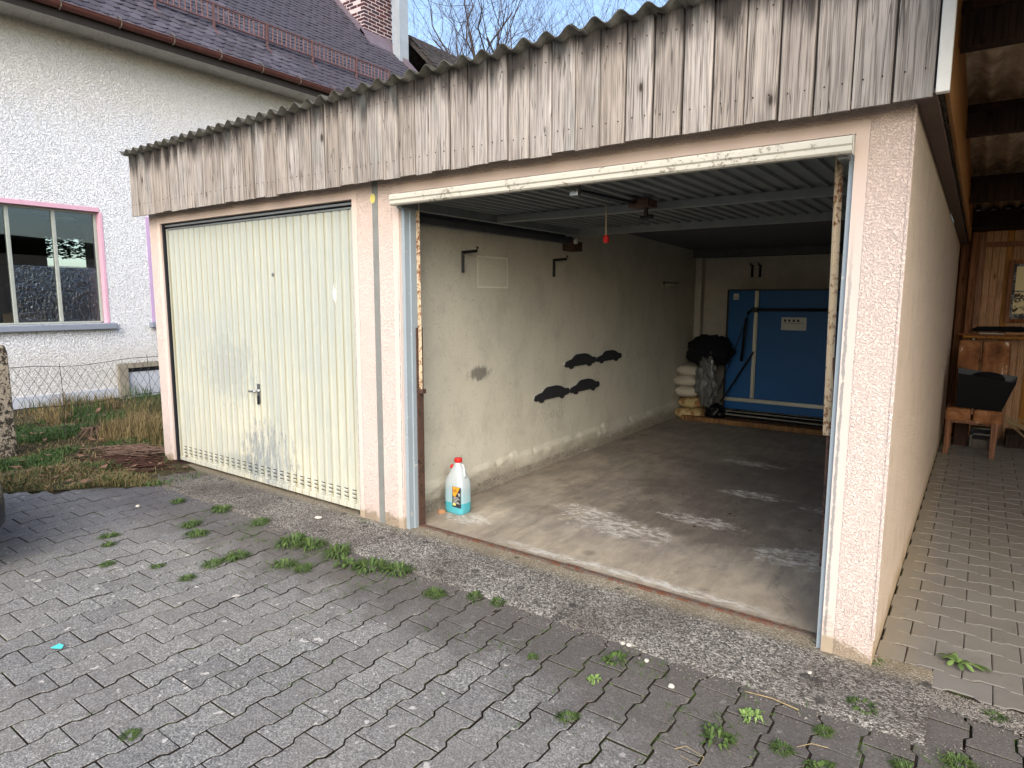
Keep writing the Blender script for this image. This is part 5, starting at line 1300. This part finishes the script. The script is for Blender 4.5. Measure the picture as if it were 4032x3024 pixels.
build("tub_body", MB().add([(6.10, 4.80, .495), (6.47, 4.80, .478), (6.47, 5.05, .478), (6.10, 5.05, .495), (6.10, 4.74, .835), (6.56, 4.74, .77), (6.58, 5.10, .80), (6.09, 5.10, .86)],
      [(0, 1, 2, 3), (0, 1, 5, 4), (1, 2, 6, 5), (2, 3, 7, 6), (3, 0, 4, 7)]), M_TUB, tb)
build("tub_contents", MB().lathe([(.14, .0), (.135, .03), (.10, .06), (.04, .075), (.001, .078)], 18, (6.34, 4.92, .77)), M_CLOTH, tb, smooth=True)
for i, (a, b, c, d, z0, z1, mt, lb2) in enumerate(((6.10, 6.22, 5.3, 5.6, .01, .28, M_BRIQ, "dark brown box under the chair at the carport wall, left"), (6.26, 6.44, 5.28, 5.55, .01, .10, M_JUNK, "pale flat metal housing under the chair"), (6.24, 6.42, 5.35, 5.6, .105, .20, M_DKMETAL, "dark crate stacked on the flat housing under the chair"))):
    tag(boxo("scrap_box", a, b, c, d, z0, z1, mt, None, .006), lb2, "box")
t = build("metal_bracket_frame", MB().tube([(6.25, 5.2, .03), (6.25, 5.2, .15), (6.28, 5.2, .17), (6.42, 5.2, .17)], .008, 6).tube([(6.25, 5.2, .20), (6.26, 5.2, .23), (6.41, 5.2, .23)], .007, 6), M_ALU); tag(t, "bent pale metal frame lying under the hide chair", "metal frame")
bs = MB()
for k in range(16):
    p = Vector((6.52 + random.uniform(0, .05), 5.3 + random.uniform(-.05, .1), .32 + random.uniform(-.04, .04))); bs.tube([p, p + Vector((random.uniform(.2, .5), random.uniform(-.1, .1), -random.uniform(.05, .28)))], .004, 4)
tag(build("stick_bundle", bs, M_STRAW), "loose bundle of thin sticks to the right of the hide chair", "sticks")
for i in range(3): tag(boxo("scrap_box", 6.55 + .3 * i, 6.8 + .3 * i, 5.5, 5.85, .01, .16 + .06 * i, M_BRIQ if i % 2 else M_BEAM, None, .006), ["low dark box on the carport floor right of the chair", "second dark box right of the chair, behind the sticks", "taller dark box farthest right on the carport floor"][i], "box")

# ================================================================== CAR (only its nose reaches into the picture)
car = thing("parked_car", "dark parked car whose bumper corner just enters at the left edge", "car")
CXo, CYo = 2.0, -1.79; Rc = Matrix.Translation((CXo, CYo, 0)) @ Matrix.Rotation(radians(262), 4, 'Z')    # local +X points to the car's tail, nose at 0
def cbuild(n, mb, mat, par=None, **k):
    mb.v = [tuple(Rc @ Vector(v)) for v in mb.v]; return build(n, mb, mat, par or car, **k)
secs = [(0, .62, .26, .50), (.08, .74, .22, .62), (.5, .82, .20, .78), (1.1, .86, .20, .92), (1.6, .87, .20, .98), (2.9, .87, .20, 1.0), (3.7, .84, .22, .98), (4.05, .76, .26, .80)]
mb = MB(); vs = []; fs = []
for X, w, zb, zt in secs:
    for (yy, zz) in ((-w, zb), (-w - .02, (zb + zt) / 2), (-w * .94, zt), (w * .94, zt), (w + .02, (zb + zt) / 2), (w, zb)): vs.append((X, yy - .86, zz))
for i in range(len(secs) - 1):
    for k in range(6): fs.append((i * 6 + k, i * 6 + (k + 1) % 6, (i + 1) * 6 + (k + 1) % 6, (i + 1) * 6 + k))
fs += [tuple(range(6)), tuple(range(len(vs) - 6, len(vs)))]
cbuild("car_body", mb.add(vs, fs), M_CARPAINT, bevel=.03, smooth=True)
cbuild("car_cabin", MB().prism([(1.2, .96), (1.95, 1.42), (3.2, 1.45), (3.85, .98)], 1, -1.6, -.12), M_TUB, bevel=.04)
for X in (.78, 3.3):
    for yy in (-.10, -1.62):
        w = MB(); w.lathe([(.20, -.09), (.30, -.10), (.315, -.07), (.315, .07), (.30, .10), (.20, .09)], 28)
        R2 = Matrix.Translation((X, yy, .315)) @ Matrix.Rotation(pi / 2, 4, 'X'); w.v = [tuple(R2 @ Vector(v)) for v in w.v]
        wh = cbuild("wheel", w, M_TYRE, smooth=False)
        w = MB().lathe([(.02, -.06), (.19, -.095), (.195, .095), (.02, .06)], 20); w.v = [tuple(R2 @ Vector(v)) for v in w.v]; cbuild("rim", w, M_CHROME, wh)
cbuild("headlight", MB().box(.02, .14, -.32, -.14, .52, .62), M_GLASS, bevel=.02); cbuild("headlight", MB().box(.02, .14, -1.58, -1.40, .52, .62), M_GLASS, bevel=.02)

# ================================================================== BARE TREES
def tree(x, y, H, lean, seed, lab, r0=.16, spread=.5):
    rnd = random.Random(seed); wood = MB(); twig = MB(); root = Vector((x, y, -.05))
    def grow(p, d, L, r, depth):
        n = 5 if depth < 2 else 4 if depth < 4 else 3; pts = [p]; rs = [r]; q = p.copy(); dd = d.copy()
        for i in range(n):
            dd = (dd + Vector((rnd.gauss(0, .13), rnd.gauss(0, .13), rnd.gauss(.05, .09))) * (1 + .25 * depth)).normalized(); q = q + dd * (L / n); pts.append(q.copy()); rs.append(r * (1 - .45 * (i + 1) / n))
        (wood if depth < 3 else twig).tube(pts, r, 6 if depth < 2 else (4 if depth < 3 else 3), cap=False, rs=rs)
        if depth >= 5: return
        kids = {0: 5, 1: 4, 2: 4, 3: 4, 4: 4}[depth]
        for k in range(kids):
            t = rnd.uniform(.35, 1) if k else 1; idx = min(n, max(1, int(t * n))); base = pts[idx]
            ax = dd.orthogonal().normalized(); ax.rotate(Matrix.Rotation(rnd.uniform(0, 2 * pi), 3, dd)); ang = rnd.uniform(.35, .95) * (spread + .5) if k else rnd.uniform(.05, .3)
            nd = dd.copy(); nd.rotate(Matrix.Rotation(ang, 3, ax)); nd = (nd + Vector((0, 0, .10))).normalized()
            grow(base, nd, L * rnd.uniform(.52, .80), max(.0035, rs[idx] * rnd.uniform(.45, .72)), depth + 1)
    grow(root, Vector((lean[0], lean[1], 1)).normalized(), H * .42, r0 * 1.3, 0)
    t = thing("bare_tree", lab, "tree", group="bare trees behind the roofs")
    build("trunk", wood, M_BRANCH, t, smooth=True, fixn=False); build("twigs", twig, M_BRANCH, t, fixn=False)
tree(-11.2, 17.0, 17, (-.08, 0), 3, "bare tree with slim trunk seen just right of the mossy roof", .17)
tree(-8.3, 16.6, 17, (-.10, .0), 11, "bare tree with the thickest forked trunk, rising above the corrugated roof edge", .21)
tree(-6.0, 17, 16.5, (-.08, 0), 5, "bare tree with dark trunk right of the thick forked one", .18)
tree(-5.3, 18.2, 16, (.10, 0), 8, "bare tree leaning right, nearest to the high end of the fascia", .16)
tree(-14.5, 19, 17, (.05, 0), 21, "thin bare tree directly right of the metal duct", .13)
tree(-3.6, 21, 17, (.05, 0), 41, "bare tree at the far right of the visible sky", .16)

# ------------------------------------------------------------------ move every thing's Empty to its base
bpy.context.view_layer.update()
for o in list(SC.objects):
    if o.type == 'EMPTY' and o.parent is None and o.location.length < 1e-6 and o.children:
        pts = []
        for c in o.children:
            if c.type == 'MESH':
                pts += [c.matrix_world @ Vector(b) for b in c.bound_box]
        b = Vector(((min(p.x for p in pts) + max(p.x for p in pts)) / 2, (min(p.y for p in pts) + max(p.y for p in pts)) / 2, min(p.z for p in pts)))
        o.location = b
        for c in o.children: c.location = c.location - b
print("objects", len(SC.objects), "tris~", sum(len(o.data.polygons) for o in SC.objects if o.type == 'MESH'))
